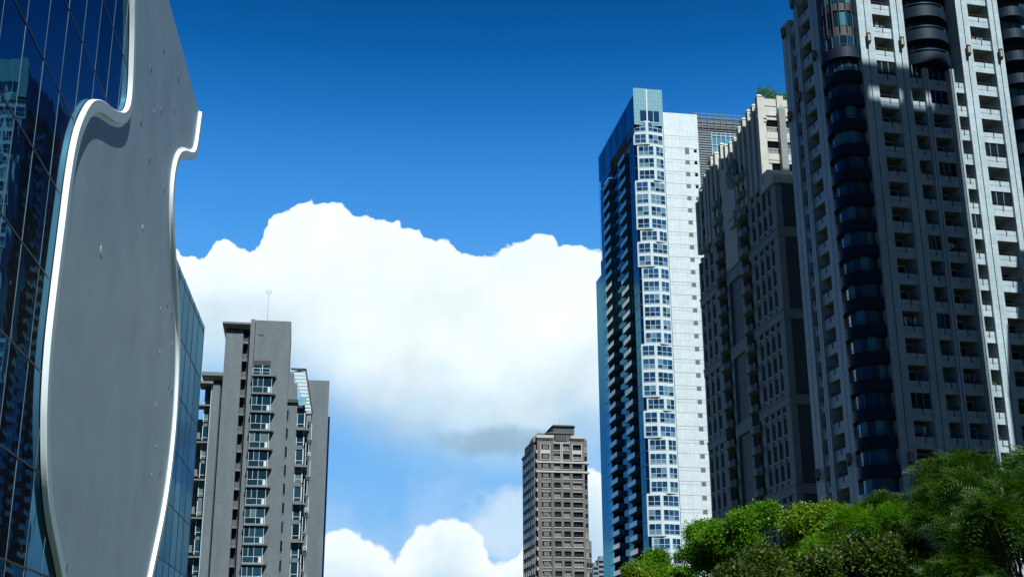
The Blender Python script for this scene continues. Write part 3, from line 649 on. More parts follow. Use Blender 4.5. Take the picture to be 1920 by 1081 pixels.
    # ---- front: sunlit crown with balustrades
    MB().box(0, 1.45, 0, .6, 94.4, 108.0).box(-.15, 1.6, -.15, .6, 102.9, 103.3).box(-.2, 1.65, -.2, .6, 103.6, 104.0).build('corner_pier', M_cream, t)
    MB().box(3.75, 5.0, -.35, .6, 90, 108.3).build('front_pier', M_cream, t); MB().box(3.75, 5.0, -.9, -.36, 90, 105.5).frustum((3.75, 5.0, -.9, -.36), (4.3, 4.5, -.5, -.36), 105.51, 106.4).build('front_fin', M_dpier, t)
    MB().box(8.6, 9.9, -.35, .6, 90, 108.3).build('front_pier', M_cream, t)
    for x0, x1 in ((1.46, 3.74), (5.01, 8.59), (9.91, 15)):
        for zb in (92.2, 96.6, 100.9):
            MB().box(x0, x1, 0, .25, zb+.9, zb+1.05).box(x0, x1, -.05, .3, zb-1.3, zb-.02).build('balcony', M_cream, t)
            m = MB(); n = int((x1-x0)/.24)
            for j in range(n): xx = x0+.12+(x1-x0-.24)*j/(n-1); m.box(xx-.05, xx+.05, .07, .19, zb, zb+.9)
            m.build('balustrade', M_cream, t)
            MB().box(x0, x1, .3, .6, zb+1.05, zb+2.5).build('opening', M_dglass, t)
            MB().box(x0, x1, 0, .3, zb+2.5, zb+2.98).build('lintel', M_cream, t)
        MB().box(x0, x1, 0, .6, 104.3, 107.7).box(x0, x1, -.1, .6, 106.2, 106.45).build('parapet', M_cream, t)
    # shaded corner block under the crown
    MB().box(-.2, 26, -5.55, .61, 88.6, 90.0).box(.1, 1.9, -.4, .0, 90, 94.3).build('ledge', M_cream, t)
    MB().frustum((0, 26, -5.5, .6), (0, 26, -2.5, .6), 90.01, 92.2).build('sloped_ledge', M_cream, t)
    # balustrade balconies further right on the front, mostly hidden by the next tower
    for zb in (74.5, 78.3, 82.1, 85.9): MB().box(5.5, 9, -6.4, -5.02, zb-.3, zb).box(5.5, 9, -6.4, -6.2, zb+.01, zb+.9).build('front_balcony', M_dpier, t)
    return t
tower_d()
hd = thing('rooftop_hedge', 'green clipped hedge growing on the roof of the cream stepped crown', 'hedge', (45.83, 215, 107.6), R_(9.7))
MB().box(1.2, 12, 1.2, 3.2, 0, .6).build('planter', M_cream, hd)
rg = np.random.default_rng(5); m = MB()
for i in range(5200):
    x = rg.uniform(1.1, 12); y = rg.uniform(1.1, 3.3); z = rg.uniform(.4, 2.6+.9*sin(x*.55+.6)*1+.3*sin(x*2.3)); s = rg.uniform(.10, .22)
    v = rg.normal(size=3); v /= np.linalg.norm(v); q = np.cross(v, rg.normal(size=3)); q /= np.linalg.norm(q); c = np.array((x, y, z)); m.poly([c-v*s, c+q*s*.5, c+v*s, c-q*s*.5])
m.build('leaves', M_leafA, hd, fix=False)
for j, (yy, zz, lab) in enumerate(((30.6, 106.4, 'small green shrub beside the white tipped pinnacle on the dark tower roof'),)):
    a = R_(9.7); sh = thing('rooftop_shrub', lab, 'shrub', (45.83+.4*cos(a)-28.6*sin(a), 215+.4*sin(a)+28.6*cos(a), 107.0), a)
    plant_mesh('leaves', 2.2, 1.5, None, 420, 9, d=1.5).build('leaves', M_leafC, sh, fix=False); MB().frustum((-.6, .6, -.4, .4), (-.7, .7, -.5, .5), -.6, 0).build('planter', M_cream, sh)

# ------------------------------------------------------------------ white and blue glass tower
def tower_w():
    a = R_(9.4); t = thing('skyscraper', 'slim white panelled skyscraper with a dark blue glass side full of balconies', 'skyscraper', (33.895, 322, 0), a)
    per = 3.56
    # white end wall
    MB().box(8.6, 18.5, .0, 38, 0, 156.9).build('white_wall', M_wpanel, t)
    MB().box(2.95, 8.59, .95, 38, 0, 152.2).build('core_wall', M_white, t)
    m = MB()
    for kk in range(0, 40):
        z = 149.9-per*kk
        m.box(8.62, 18.52, -.012, -.002, z-.05, z+.03)
        if kk % 3 != 1: m.box(8.62, 18.52, -.012, -.002, z-.85, z-.80)
    m.build('panel_joint', M_louvd, t)
    for kk in range(0, 36):
        z = 145.7-per*kk
        MB().box(14.5, 15.7, -.04, -.004, z-.55 if kk else z-1.1, z+.55 if kk else z+.9).build('vent', M_louvd, t)
        if kk < 8: MB().box(17.05, 17.9, -.04, -.004, z-.45 if kk != 6 else z-.05, z+.5 if kk != 6 else z+.1).build('small_window', M_dglass, t)
    # staggered window boxes
    groups = [('C', 2), ('B', 3), ('C', 4), ('B', 1), ('C', 2), ('B', 6), ('C', 4), ('B', 1), ('C', 2), ('B', 4), ('C', 3), ('B', 3), ('C', 4)]
    ztop = 151.8+per/2+.1; z = ztop; fw = []
    def wall_pt(P, Q, s, out):
        L_ = hypot(Q[0]-P[0], Q[1]-P[1]); ux, uy = (Q[0]-P[0])/L_, (Q[1]-P[1])/L_; return (P[0]+ux*s+uy*out, P[1]+uy*s-ux*out)
    for typ, n in groups:
        z1 = z; z0 = z-n*per
        if typ == 'C': P = [(0.0, .45), (3.6, -.75), (8.55, .3)]; nb = (2, 3)
        else: P = [(.95, .35), (5.6, -.75), (8.55, .3)]; nb = (3, 2)
        MB().prism([P[0], P[1], P[2], (8.55, .9), (P[0][0], .9)], z0+.02, z1-.02).build('window_box', M_white, t)
        for i in range(n):
            zc = z1-per*(i+.5)
            if zc < 10: continue
            for (A_, B_), k in (((P[0], P[1]), nb[0]), ((P[1], P[2]), nb[1])):
                Ln = hypot(B_[0]-A_[0], B_[1]-A_[1]); s0, s1 = .38, Ln-.32
                def slabq(m, sa, sb, za, zb, o0, o1, mat):
                    q = [wall_pt(A_, B_, sa, o0), wall_pt(A_, B_, sb, o0), wall_pt(A_, B_, sb, o1), wall_pt(A_, B_, sa, o1)]; m.prism(q, za, zb, mat)
                fr = MB(); hh = 1.3
                for sa in np.linspace(s0, s1, k+1): slabq(fr, sa-.05, sa+.05, zc-hh, zc+hh, .0, .09, M_white)
                for zz in (zc-hh, zc-.22, zc+hh): slabq(fr, s0, s1, zz-.05, zz+.05, .001, .08, M_white)
                f = fr.build('window', None, t)
                pn = MB()
                for sa, sb in zip(np.linspace(s0, s1, k+1)[:-1], np.linspace(s0, s1, k+1)[1:]):
                    slabq(pn, sa+.05, sb-.05, zc-.22, zc+hh, .004, .03, M_wglass); slabq(pn, sa+.05, sb-.05, zc-hh, zc-.22, .004, .03, M_wglass)
                pn.build('pane', None, f)
        z = z0
        if z < 12: break
    # glass screen on top
    MB().box(.2, 3.75, -.45, -.25, 152.4, 163.6).build('top_screen', M_frost, t); MB().box(4.0, 8.35, -.45, -.25, 152.4, 163.5).build('top_screen', M_frost, t)
    m = MB()
    for x in np.arange(.2, 8.4, .82): m.box(x-.02, x+.02, -.5, -.46, 152.4, 163.5)
    for zz in np.arange(153.4, 163, 1.3): m.box(.2, 8.35, -.5, -.46, zz-.02, zz+.02)
    each(m, 'screen_grid', M_white, t)
    MB().box(1.9, 7.3, -.56, -.51, 153.4, 156.8, M_wglass).box(3.7, 4.05, -.62, -.5, 152.5, 163.4, M_white).box(1.85, 7.35, -.6, -.5, 153.2, 153.4, M_white).box(5.6, 5.7, -.6, -.5, 153.4, 156.8, M_white).build('top_window', None, t)
    MB().box(.7, 8.4, 0.3, 38, 152.61, 156).build('roof_house', M_white, t)
    # left side: tall blue glass screen, slot, balconies
    m = MB()
    YY = np.arange(0, 41, 1.9)
    for i, y0 in enumerate(YY): m.box(.0, .25, y0, y0+1.85, 152.6, 161.2-.02*i)
    m.build('side_screen', M_blueg, t)
    m = MB()
    for y0 in YY: m.box(-.06, -.01, y0+1.82, y0+1.9, 100, 161.6)
    m.build('side_fin', M_blueg, t)
    MB().box(.02, .25, 27.4, 40.3, 149.9, 152.59).box(.02, .25, -0, 7.5, 149.9, 152.59).build('side_screen', M_blueg, t)
    MB().box(.3, 2.5, 7.6, 27.3, 152.3, 152.6).build('soffit', M_soffit, t); MB().box(2.3, 2.6, 7.6, 27.3, 150, 152.29).build('slot_wall', M_white, t)
    MB().box(.3, 2.94, 0.95, 6.2, 0, 149.89).build('corner_glass', M_blueg, t)
    MB().box(2.6, 2.9, 6.21, 42, 0, 151).build('side_wall', M_blueg, t)
    MB().box(.3, 2.59, 37.2, 42, 0, 149.89).build('corner_glass', M_blueg, t)
    MB().box(1.1, 2.59, 18.8, 27.6, 0, 149.89).build('middle_glass', M_blueg, t)
    for kk in range(0, 41):
        zb = 147.0-per*kk
        if zb < 10: break
        each(MB().box(.28, 2.6, .58, 6.25, zb-.25, zb-.1).box(1.05, 2.6, 18.75, 27.7, zb-.25, zb-.1).box(.25, 2.6, 37.15, 42.05, zb-.25, zb-.1), 'floor_line', M_slab, t)
    B = []
    for kk in range(0, 41):
        zb = 147.0-per*kk
        if zb < 10: break
        for y0, y1, x in ((9.6, 17.4, -.3), (28.6, 36.4, -.3)):
            m = MB().box(x, 2.59, y0, y1, zb-.3, zb, M_slab).box(x, x+.06, y0+.05, y1-.05, zb+.01, zb+1.25, M_balg).box(x+.06, 2.5, y0+.02, y0+.07, zb+.01, zb+1.2, M_balg).box(x-.02, x+.08, y0, y1, zb+1.26, zb+1.31, M_frame)
            B.append(m)
    # list from the bottom up: largest in the photograph first
    bal = [b for b in B if len(b.v) > 10]; ledge = [b for b in B if len(b.v) < 10]
    pool('balcony', bal[::-1], t)
    W = []
    for kk in range(0, 41):
        zb = 147.0-per*kk
        if zb < 10: break
        for y0, y1 in ((6.4, 9.5), (17.5, 18.7)): pass
        m = MB()
        for y in np.arange(10, 17.2, 1.2): m.box(2.54, 2.59, y, y+1.1, zb+.2, zb+2.7)
        for y in np.arange(29, 36.2, 1.2): m.box(2.54, 2.59, y, y+1.1, zb+.2, zb+2.7)
        W.append(m)
    pool('balcony_window', W[::-1], t, M_blueg)
    # lower rear wing on the left
    MB().box(.6, 6, 42.1, 52, 0, 123.5).box(.8, 4, 42.1, 46, 123.51, 128).build('rear_wing', M_blueg, t)
    # grey louvred wing on the right with a big window
    MB().box(18.6, 34, 3.2, 30, 0, 157.0).build('louvred_wall', M_louv, t)
    m = MB()
    for z in np.arange(60, 158, .75):
        if 145.5 < z < 153.2: m.box(18.6, 23.4, 2.95, 3.19, z, z+.42).box(30.4, 34, 2.95, 3.19, z, z+.42)
        else: m.box(18.6, 34, 2.95, 3.19, z, z+.42)
    m.build('louvre', M_louv, t)
    m = MB()
    for x in np.arange(18.8, 34, 1.9): m.box(x-.06, x+.06, 2.6, 2.9, 153.6, 158.8)
    for zz in (154.6, 156.3, 157.6, 158.6): m.box(18.6, 34, 2.5, 2.7, zz-.08, zz+.08)
    m.build('roof_rail', M_louv, t)
    f = MB()
    for x in np.linspace(23.5, 30.3, 6): f.box(x-.07, x+.07, 2.9, 3.1, 145.8, 153.1)
    for zz in (145.8, 149.3, 152.2, 153.1): f.box(23.5, 30.3, 2.88, 3.08, zz-.07, zz+.07)
    f = f.build('window', M_white, t)
    m = MB()
    for x0, x1 in zip(np.linspace(23.5, 30.3, 6)[:-1], np.linspace(23.5, 30.3, 6)[1:]):
        for z0, z1 in ((145.8, 149.3), (149.3, 152.2), (152.2, 153.1)): m.box(x0+.07, x1-.07, 3.09, 3.15, z0+.07, z1-.07)
    m.build('pane', M_balg, f)
tower_w()

# ------------------------------------------------------------------ grey tower (left of centre)
def tower_g():
    a = R_(9.4); t = thing('apartment_tower', 'grey tiled apartment tower left of centre with a column of projecting bay windows', 'apartment tower', (-43.4945, 210, 0), a)
    per = 3.127
    MB().box(-.6, 5.4, 0, 12, 0, 63.5).build('main_wall', M_gtile, t)
    MB().box(-1.42, -.68, -.15, 12, 0, 63.6).build('pilaster', M_gtile, t); MB().box(-.68, -.6, .4, 12, 0, 63.4).build('shadow_gap', M_gdark, t)
    MB().box(-5.5, -2.56, -.25, 12, 0, 61.5).build('left_wall', M_gtile, t)
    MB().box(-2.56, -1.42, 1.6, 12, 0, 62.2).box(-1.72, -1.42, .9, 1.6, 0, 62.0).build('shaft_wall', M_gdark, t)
    MB().frustum((-5.5, -1.5, -.6, 8), (-6.1, -1.45, -1.4, 9), 61.75, 62.3).box(-6.1, -1.45, -1.4, 9, 62.31, 62.65).build('roof_cap', M_gtrim, t)
    m = MB().box(-3.9, -1.45, 1, 1.2, 63.1, 63.25)
    for x in (-3.9, -2.8, -1.6): m.box(x, x+.08, 1, 1.1, 62.66, 63.1)
    m.build('roof_rail', M_gtrim, t)
    for k_ in range(0, 19):
        z = 60.4-per*k_
        if z < 2: break
        m = MB().box(-2.55, -1.73, .3, .42, z-1.05+.0, z-.62, M_gtile).box(-2.55, -1.73, .42, 1.59, z-1.05, z-.9, M_gtile)
        for j in range(4): m.box(-2.5, -1.73, .25, .29, z-.5+.22*j, z-.44+.22*j, M_gtrim)
        for j in range(4): m.box(-2.5+.22*j, -2.46+.22*j, .26, .28, z-.6, z+.2, M_gtrim)
        m.build('stair_balcony', None, t)
    # roof details
    MB().box(.05, .9, -.06, .0, 60.8, 60.95).build('bracket', M_gdark, t)
    # top recessed window
    MB().box(-.55, 2.35, -.02, -.005, 53.8, 56.4, M_gdark).box(-.45, 2.1, -.05, -.021, 53.9, 55.6, M_gglass).box(.9, 1.0, -.08, -.05, 53.9, 55.6, M_white).build('recessed_window', None, t)
    m = MB().box(-.6, 2.3, -.95, -.9, 54.75, 54.82).box(-.6, 2.3, -.95, -.9, 54.15, 54.2)
    for x in (-.6, .6, 2.25): m.box(x, x+.06, -.95, -.9, 53.4, 54.8)
    m.build('railing', M_white, t)
    rg = random.Random(3)
    for k_ in range(0, 17):
        zt = 53.38-per*k_
        if zt < 3: break
        MB().prism([(-.62, -.002), (-.62, -1.35), (3.0, -1.35), (3.45, -.002)], zt, zt+.28).build('bay_slab', M_gtrim, t)
        zb = zt-per+.28
        f = MB(); x0, x1, y = -.5, 2.65, -1.0
        for x in (x0, x0+.85, x0+1.75, x1): f.box(x-.03, x+.03, y-.03, y+.07, (zb if x != x0+.85 else zb+1.05), zt)
        for zz in (zb+.05, zb+1.05): f.box(x0, x1, y-.02, y+.06, zz-.03, zz+.03)
        f.box(x1-.05, x1+.05, -.2, -.003, zb, zt).box(x1, x1+.04, y+.07, -.2, zb+1.0, zb+1.1)
        f = f.build('bay_window', M_white, t)
        pn = MB()
        for xa, xb in ((x0+.05, x0+.8), (x0+.9, x0+1.7)): pn.box(xa, xb, y, y+.03, zb+1.1, zt-.01)
        pn.box(x0+1.8, x1-.05, y, y+.03, zb+1.1, zt-.01).box(x0+.05, x0+1.7, y, y+.03, zb+.1, zb+1.0).box(x0+1.8, x1-.05, y, y+.03, zb+.1, zb+1.0)
        pn.box(x1, x1+.02, y+.07, -.05, zb+.1, zt-.01)
        pn.build('pane', M_gglass, f)
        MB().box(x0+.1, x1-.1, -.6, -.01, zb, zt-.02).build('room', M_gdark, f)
        if True: MB().box(2.05, 2.5, y-.02, y-.002, zb+.12, zb+1.0).build('blind', M_white, f)
    # narrow window strip and stepped lower block
    MB().box(5.4, 7.1, 1.0, 12, 0, 49.4).build('step_wall', M_gtile, t); MB().box(5.4, 7.25, .6, 11, 49.41, 49.95).build('step_cap', M_gdark, t)
    MB().box(5.41, 6.9, 2.5, 11, 49.96, 53.2).box(5.41, 6.3, 2.5, 11, 53.21, 55.0).build('upper_block', M_gtile, t)
    for k_ in range(0, 16):
        z = 47.2-per*k_
        if z < 2: break
        MB().box(5.42, 5.72, .94, .995, z-.85, z+.95, M_dglass if k_ % 3 else M_gglass).box(5.4, 5.74, .9, .93, z-.95, z-.86, M_gtrim).build('slit_window', None, t)
    # pergola canopy on the roof terrace
    m = MB()
    n = 13
    for j in range(n):
        f_ = j/(n-1); z = 55.7-7.6*f_; x0 = 5.75+2.9*f_**.8; x1 = 8.2+1.45*f_; m.box(x0, x1, 3.0-.05*j, 3.35-.05*j, z-.32, z+.12, M_white)
    m.build('pergola_slat', None, t)
    MB().prism([(8.2, 2.7), (8.38, 2.7), (8.38, 2.9), (8.2, 2.9)], 55.5, 55.9).build('pergola_frame', M_iron, t)
    m = MB().tube((8.25, 2.85, 55.9), (9.75, 2.3, 47.9), .13, n=4).tube((5.6, 2.9, 55.9), (8.3, 2.9, 55.9), .1, n=4).tube((5.6, 2.9, 55.2), (8.3, 2.9, 55.85), .08, n=4).tube((8.7, 2.3, 47.9), (9.75, 2.3, 47.9), .12, n=4).tube((9.6, 2.3, 47.9), (9.4, 2.6, 46.5), .12, n=4)
    m.build('pergola_frame', M_iron, t)
    MB().box(7.3, 8.6, 1.6, 1.66, 49.6, 50.7).build('glass_rail', M_frost, t)
    # blue windows and stepped flank balconies
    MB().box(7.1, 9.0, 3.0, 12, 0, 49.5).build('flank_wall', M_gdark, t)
    MB().box(9.0, 9.7, 4.6, 12, 0, 47).box(8.6, 12.45, 6, 14, 0, 54.7).build('right_wall', M_gtile, t)
    MB().box(12.46, 12.8, 7, 14, 0, 48.5).build('edge_strip', M_blueg, t)
    for k_ in range(0, 16):
        z = 46.7-per*k_
        if z < 2: break
        f = MB().box(7.15, 7.25, 1.8, 2.0, z-1.25, z+1.0).box(8.35, 8.5, 1.75, 2.0, z-1.3, z+1.2).box(7.25, 8.4, 1.85, 1.95, z-.75, z-.68).build('side_window', M_white, t)
        MB().box(7.25, 8.35, 1.9, 1.98, z-1.2, z+1.0).build('pane', M_gglass, f)
        MB().box(7.1, 8.45, 1.85, 2.99, z-1.95, z-1.26).box(7.1, 8.3, 2.05, 2.99, z-1.25, z+1.15).build('spandrel', M_gtile, t)
        if k_ % 2 == 1: MB().box(7.05, 9.25, .9, 3.4, z+1.2, z+1.45).build('side_slab', M_gtrim, t)
        o = .35*(k_ % 2)
        MB().box(8.75, 9.35+o, 2.4, 4.5, z-.2, z+.05, M_gtrim).box(8.8, 8.9, 2.4, 2.5, z-2, z+1.0, M_white).box(9.3+o, 9.38+o, 2.4, 2.5, z-.1, z+2.6, M_white).box(9.05, 9.45+o, 2.3, 2.6, z-.75, z-.3, M_gdark).build('flank_balcony', None, t)
        if k_ in (2, 5, 7, 9, 10, 12): MB().box(9.2, 9.7, 2.1, 2.5, z+.2, z+.75, M_white).box(9.3, 9.6, 2.07, 2.09, z+.3, z+.65, M_louvd).build('air_conditioner', None, t)
    # left wing
    MB().box(-5.85, -5.5, .8, 12, 0, 53.0).build('shadow_gap', M_gdark, t)
    MB().box(-7.2, -5.86, .25, 12, 0, 52.3).build('left_wing', M_gtile, t); MB().box(-7.28, -7.2, -.1, .25, 0, 52.1).build('white_edge', M_white, t)
    MB().box(-9.0, -5.52, -.9, 10, 53.3, 53.9).frustum((-8.4, -5.6, 0, 9), (-9.0, -5.52, -.9, 10), 52.7, 53.29).box(-9.3, -7.0, -.9, 4, 51.9, 52.3).build('wing_roof', M_gtrim, t)
    MB().box(-8.35, -7.21, 1.6, 12, 0, 51.8).build('wing_wall', M_gtile, t)
    for k_ in range(0, 17):
        z = 50.1-per*k_
        if z < 2: break
        f = MB().box(-8.4, -8.3, 1.3, 1.55, z-1.2, z+1.25).box(-8.3, -7.22, 1.35, 1.5, z-.75, z-.68).box(-7.3, -7.22, 1.35, 1.5, z-1.2, z+1.2).build('side_window', M_white, t)
        MB().box(-8.3, -7.3, 1.42, 1.5, z-1.15, z+1.2).build('pane', M_gglass, f)
        if k_ % 2 == 1: MB().box(-9.4, -7.21, .4, 3.5, z+1.35, z+1.6).build('side_slab', M_gtrim, t)
    # rear-left balconies
    MB().box(-11.6, -8.4, 4.6, 12, 0, 46.5).build('rear_wing', M_gdark, t)
    for k_ in range(0, 15):
        z = 46.3-per*k_
        if z < 2: break
        m = MB().box(-11.4, -8.4, 2.6, 4.59, z-.05, z+.15, M_gtrim).box(-9.9, -8.5, 3.6, 4.2, z-2.9, z-.06, M_louv)
        m.box(-11.4, -9.3, 2.6, 2.64, z+.2, z+1.1, M_balg)
        m.build('rear_balcony', None, t)
        if k_ % 3 == 2: MB().box(-10.2, -9.6, 2.7, 3.1, z+.15, z+.75, M_white).box(-10.1, -9.7, 2.68, 2.69, z+.25, z+.65, M_louvd).build('air_conditioner', None, t)
    # antenna
    m = MB().tube((1.2, 3, 63.5), (1.2, 3, 70.3), .035, .02, 5).tube((.7, 3, 69.6), (1.7, 3, 69.6), .03, n=4).tube((.85, 3, 69.2), (1.55, 3, 69.2), .03, n=4).tube((.75, 3, 69.3), (.75, 3, 70), .03, n=4).tube((1.65, 3, 69.3), (1.65, 3, 70), .03, n=4)
    m.build('antenna', M_gtrim, t)
    return t
tower_g()
for k_, (z, lab) in enumerate(((43.3, 'leafy green bush on the upper rear balcony of the grey tower'), (40.2, 'hanging green plant one balcony lower at the left edge of the grey tower'))):
    a = R_(9.4); x, y = -10.4, 2.9; p = thing('potted_plant', lab, 'plant', (-43.4945+x*cos(a)-y*sin(a), 210+x*sin(a)+y*cos(a), z+.15), a, 'plants on the grey tower balconies')
    MB().frustum((-.3, .3, -.2, .2), (-.4, .4, -.28, .28), 0, .45).build('planter', M_louvd, p); plant_mesh('leaves', 1.6, 1.4, None, 420, 30+k_, d=.7).build('leaves', M_leafA, p, loc=(0, 0, .5), fix=False)

# ------------------------------------------------------------------ brown tower in the centre distance
def tower_b():
    a = R_(9.4); t = thing('apartment_tower', 'distant brown brick apartment tower with white sills and a dark tiled roof cap', 'apartment tower', (7.466*1.12, 430*1.12, -.19), a); t.scale = (1.12, 1.12, 1.12)
    per = 3.27
    MB().box(.9, 17.3, 0.9, 25, 0, 86.9).build('main_wall', M_btile, t)
    MB().box(17.31, 18.9, 2.5, 26, 0, 86.2).box(18.91, 19.8, 3, 24, 0, 51.8).build('right_wall', M_btile, t)
    # piers standing forward of the window bays
    for x0, x1 in ((.9, 2.3), (5.3, 6.6), (8.9, 9.8), (12.1, 13.1), (16.4, 17.3)): MB().box(x0, x1, 0, .89, 0, 86.0).build('pier', M_btile, t)
    MB().box(5.45, 5.7, -.05, -.005, 0, 78).build('downpipe', M_gdark, t)
    cols = [(2.3, 5.3), (6.6, 8.9), (9.8, 12.1), (13.1, 16.4)]
    W = []; D_ = []
    for k_ in range(0, 26):
        zt = 83.9-per*k_
        if zt < 5: break
        for i, (x0, x1) in enumerate(cols):
            m = MB().box(x0, x1, .05, .89, zt+.05, zt+per-1.85, M_btile)
            m.box(x0-.1, x1+.1, -.14, .05 if i else .04, zt-2.12, zt-1.87, M_btrim)
            if i in (0, 3): m.box(x0-.05, x1+.05, -.1, .04, zt+.05, zt+.22, M_btrim)
            m.box(x0+.05, x1-.05, .55, .6, zt-1.85, zt, M_bglass)
            if i == 0: m.box(x0+.5, x1-.55, -.05, .5, zt-1.6, zt-.25, M_btile)
            nn = 3; 
            for j in range(1, nn): xx = x0+(x1-x0)*j/nn; m.box(xx-.04, xx+.04, .45, .54, zt-1.85, zt, M_gdark)
            m.box(x0, x1, .1, .15, zt-1.3, zt-1.25, M_gdark)
            W.append(m)
        D_.append(MB().box(17.5, 18.7, 2.45, 2.49, zt-1.8, zt-.2, M_bglass).box(17.3, 19.0, 2.3, 2.5, zt-2.1, zt-1.9, M_btrim))
        if zt < 50: D_.append(MB().box(18.95, 19.7, 2.95, 2.99, zt-1.8, zt-.2, M_bglass).box(18.91, 19.85, 2.85, 2.99, zt-2.1, zt-1.9, M_btrim))
    pool('window', W, t); pool('side_window', D_, t)
    for z in (77.75, 74.5): MB().box(.7, 17.5, -.25, -.15, z-.25, z+.3).box(17.5, 19.1, -.2, 2.6, z-.3, z+.25).build('stone_band', M_btrim, t)
    for x0, x1 in ((2.0, 5.4), (13.0, 16.5)): MB().box(x0, x0+.25, -.12, -.005, 78.3, 84.2).box(x1-.25, x1, -.12, -.005, 78.3, 84.2).box(x0+.26, x1-.26, -.12, -.005, 80.9, 82.0).build('window_surround', M_btrim, t)
    MB().box(8.95, 9.25, -.1, -.005, 78.1, 84.4).box(9.5, 9.75, -.1, -.005, 78.1, 84.4).box(6.6, 12.1, -.12, -.005, 84.3, 84.7).build('window_surround', M_btrim, t)
    # cornices and dormer
    each(MB().box(.6, 6.5, -.6, .89, 86.01, 87.0).box(.8, 6.3, -.3, .88, 85.6, 86.0).box(12.5, 17.7, -.6, .89, 86.01, 87.0).box(12.7, 17.5, -.3, .88, 85.6, 86.0), 'cornice', M_btrim, t)
    MB().box(7.3, 11.4, -.2, .88, 85.0, 87.2).build('loggia', M_gdark, t); m = MB()
    for x in np.arange(7.5, 11.4, .9): m.box(x-.12, x+.12, -.35, -.21, 85.0, 87.2)
    m.build('loggia_column', M_btile, t)
    MB().box(4.8, 13.6, 3, 22, 87.21, 88.2).box(6.2, 12.6, 4, 20, 88.21, 89.0).build('penthouse', M_btile, t)
    MB().box(4.5, 13.9, 2.6, 22, 88.21, 88.5).box(7.6, 15.0, 5, 20, 88.51, 91.2).build('penthouse_upper', M_broof, t)
    MB().frustum((6.9, 15.5, 4.4, 20.6), (7.6, 14.7, 5.5, 19), 91.21, 91.9).build('roof_cap', M_broof, t)
    MB().box(1.5, 4, 2, 4, 87.3, 88.0).build('roof_box', M_broof, t)
    MB().tube((10.5, 8, 92.4), (10.5, 8, 95.0), .025, n=4).build('antenna', M_gdark, t)
    # left flank, darker, with bays
    MB().box(.0, .89, 1.2, 9.0, 0, 84.6).frustum((-.4, .89, .6, 9.5), (.3, .89, 1.6, 9), 85.2, 87.0).box(-.4, .89, .6, 9.5, 84.61, 85.19).build('left_bay', M_btile, t)
    MB().box(.1, .89, 9.01, 25, 0, 82.6).box(-.2, .89, 9.3, 25.3, 82.61, 83.4).build('left_flank', M_btile, t)
    Lw = []
    for k_ in range(0, 25):
        z = 81-per*k_
        if z < 4: break
        m = MB()
        for y in (2, 5.5): Lw.append(MB().box(-.04, -.005, y, y+1.6, z-1, z+.8, M_bglass).box(-.2, -.01, y-.2, y+1.8, z-1.3, z-1.05, M_btrim))
        for y in (10.5, 14, 17.5, 21): Lw.append(MB().box(.06, .095, y, y+1.6, z-1, z+.8, M_bglass).box(-.3, .09, y-.3, y+1.9, z-1.4, z-1.05, M_btile))
    pool('flank_window', Lw, t)
    m = MB()
    for k_ in range(25):
        z = 82-per*k_
        if z > 4: m.box(.5, .95, -.22, 1.15, z-1.2, z-.2)
    each(m, 'quoin', M_btrim, t)
tower_b()

# ------------------------------------------------------------------ distant small blocks
for i, (x, y, w, h, lab) in enumerate(((57.3, 900, 4.2, 88.0, 'tiny far bluish block between the brown tower and the skyscraper, the left one'), (62.8, 905, 7.0, 93.0, 'tiny far bluish block tight against the skyscraper edge, the taller right one'))):
    t = thing('distant_building', lab, 'building', (x, y, 0), R_(6), 'far blocks in the gap')
    MB().box(-w/2, w/2, 0, 12, 0, h).build('wall', M_far, t); MB().box(-w/3, w/4, 2, 8, h+.01, h+2.5).build('roof_box', M_far, t)
    for z in np.arange(h-50, h-1, 3.4): MB().box(-w/2+.4, w/2-.4, -.1, -.01, z, z+1.5).build('window', M_dglass, t)

# ------------------------------------------------------------------ towers beside the camera (out of frame) that shade the right tower
a = R_(13.5); ux, uy = cos(a), sin(a); sx, sy = sin(R_(SUN_AZ)), cos(R_(SUN_AZ))
def caster(lx, dist, w, depth, name_label, H, crown):
    px = 45.358+lx*ux+sx*dist; py = 148+lx*uy+sy*dist
    t = thing('apartment_tower', name_label, 'apartment tower', (px, py, 0), a)
    # local x runs left (negative) from the edge; front (+y side) faces the right tower
    b = H-12 if crown else H
    MB().box(-w, 0, -depth, -.5, 0, b).build('wall', M_rtile, t)
    for z in np.arange(6, b-3, 6.8): MB().box(-w+.5, -.5, -depth-.06, -depth-.005, z, z+1.9).box(-w-.05, -w-.005, -depth+1, -1.5, z, z+1.9).build('window_band', M_dglass, t)
    if not crown: MB().box(-w-2.9, -w-.01, -depth, -.5, 0, b-10).build('side_wing', M_rtile, t)
    if crown:
        s0, s1 = H-5.1, H-3.3
        m = MB().box(-w, 0, -.49, 0, 0, s0).box(-w, 0, -.49, 0, s1, H)
        m.box(-w, -11.8, -.49, 0, s0+.001, s1-.001).box(-7.2, -5.6, -.49, 0, s0+.001, s1-.001).box(-2.5, 0, -.49, 0, s0+.001, s1-.001)
        m.build('crown_screen', M_rtile, t)
    return t
TE = math.tan(R_(SUN_EL))
caster(12.4, 60, 21, 16, 'pale tower beyond the right edge whose shadow falls on the pale stone tower', 79.3+60*TE, True)
caster(25.5, 26, 6.2, 8, 'lower block beyond the right edge shading the flank of the pale stone tower', 55.5+26*TE, False)

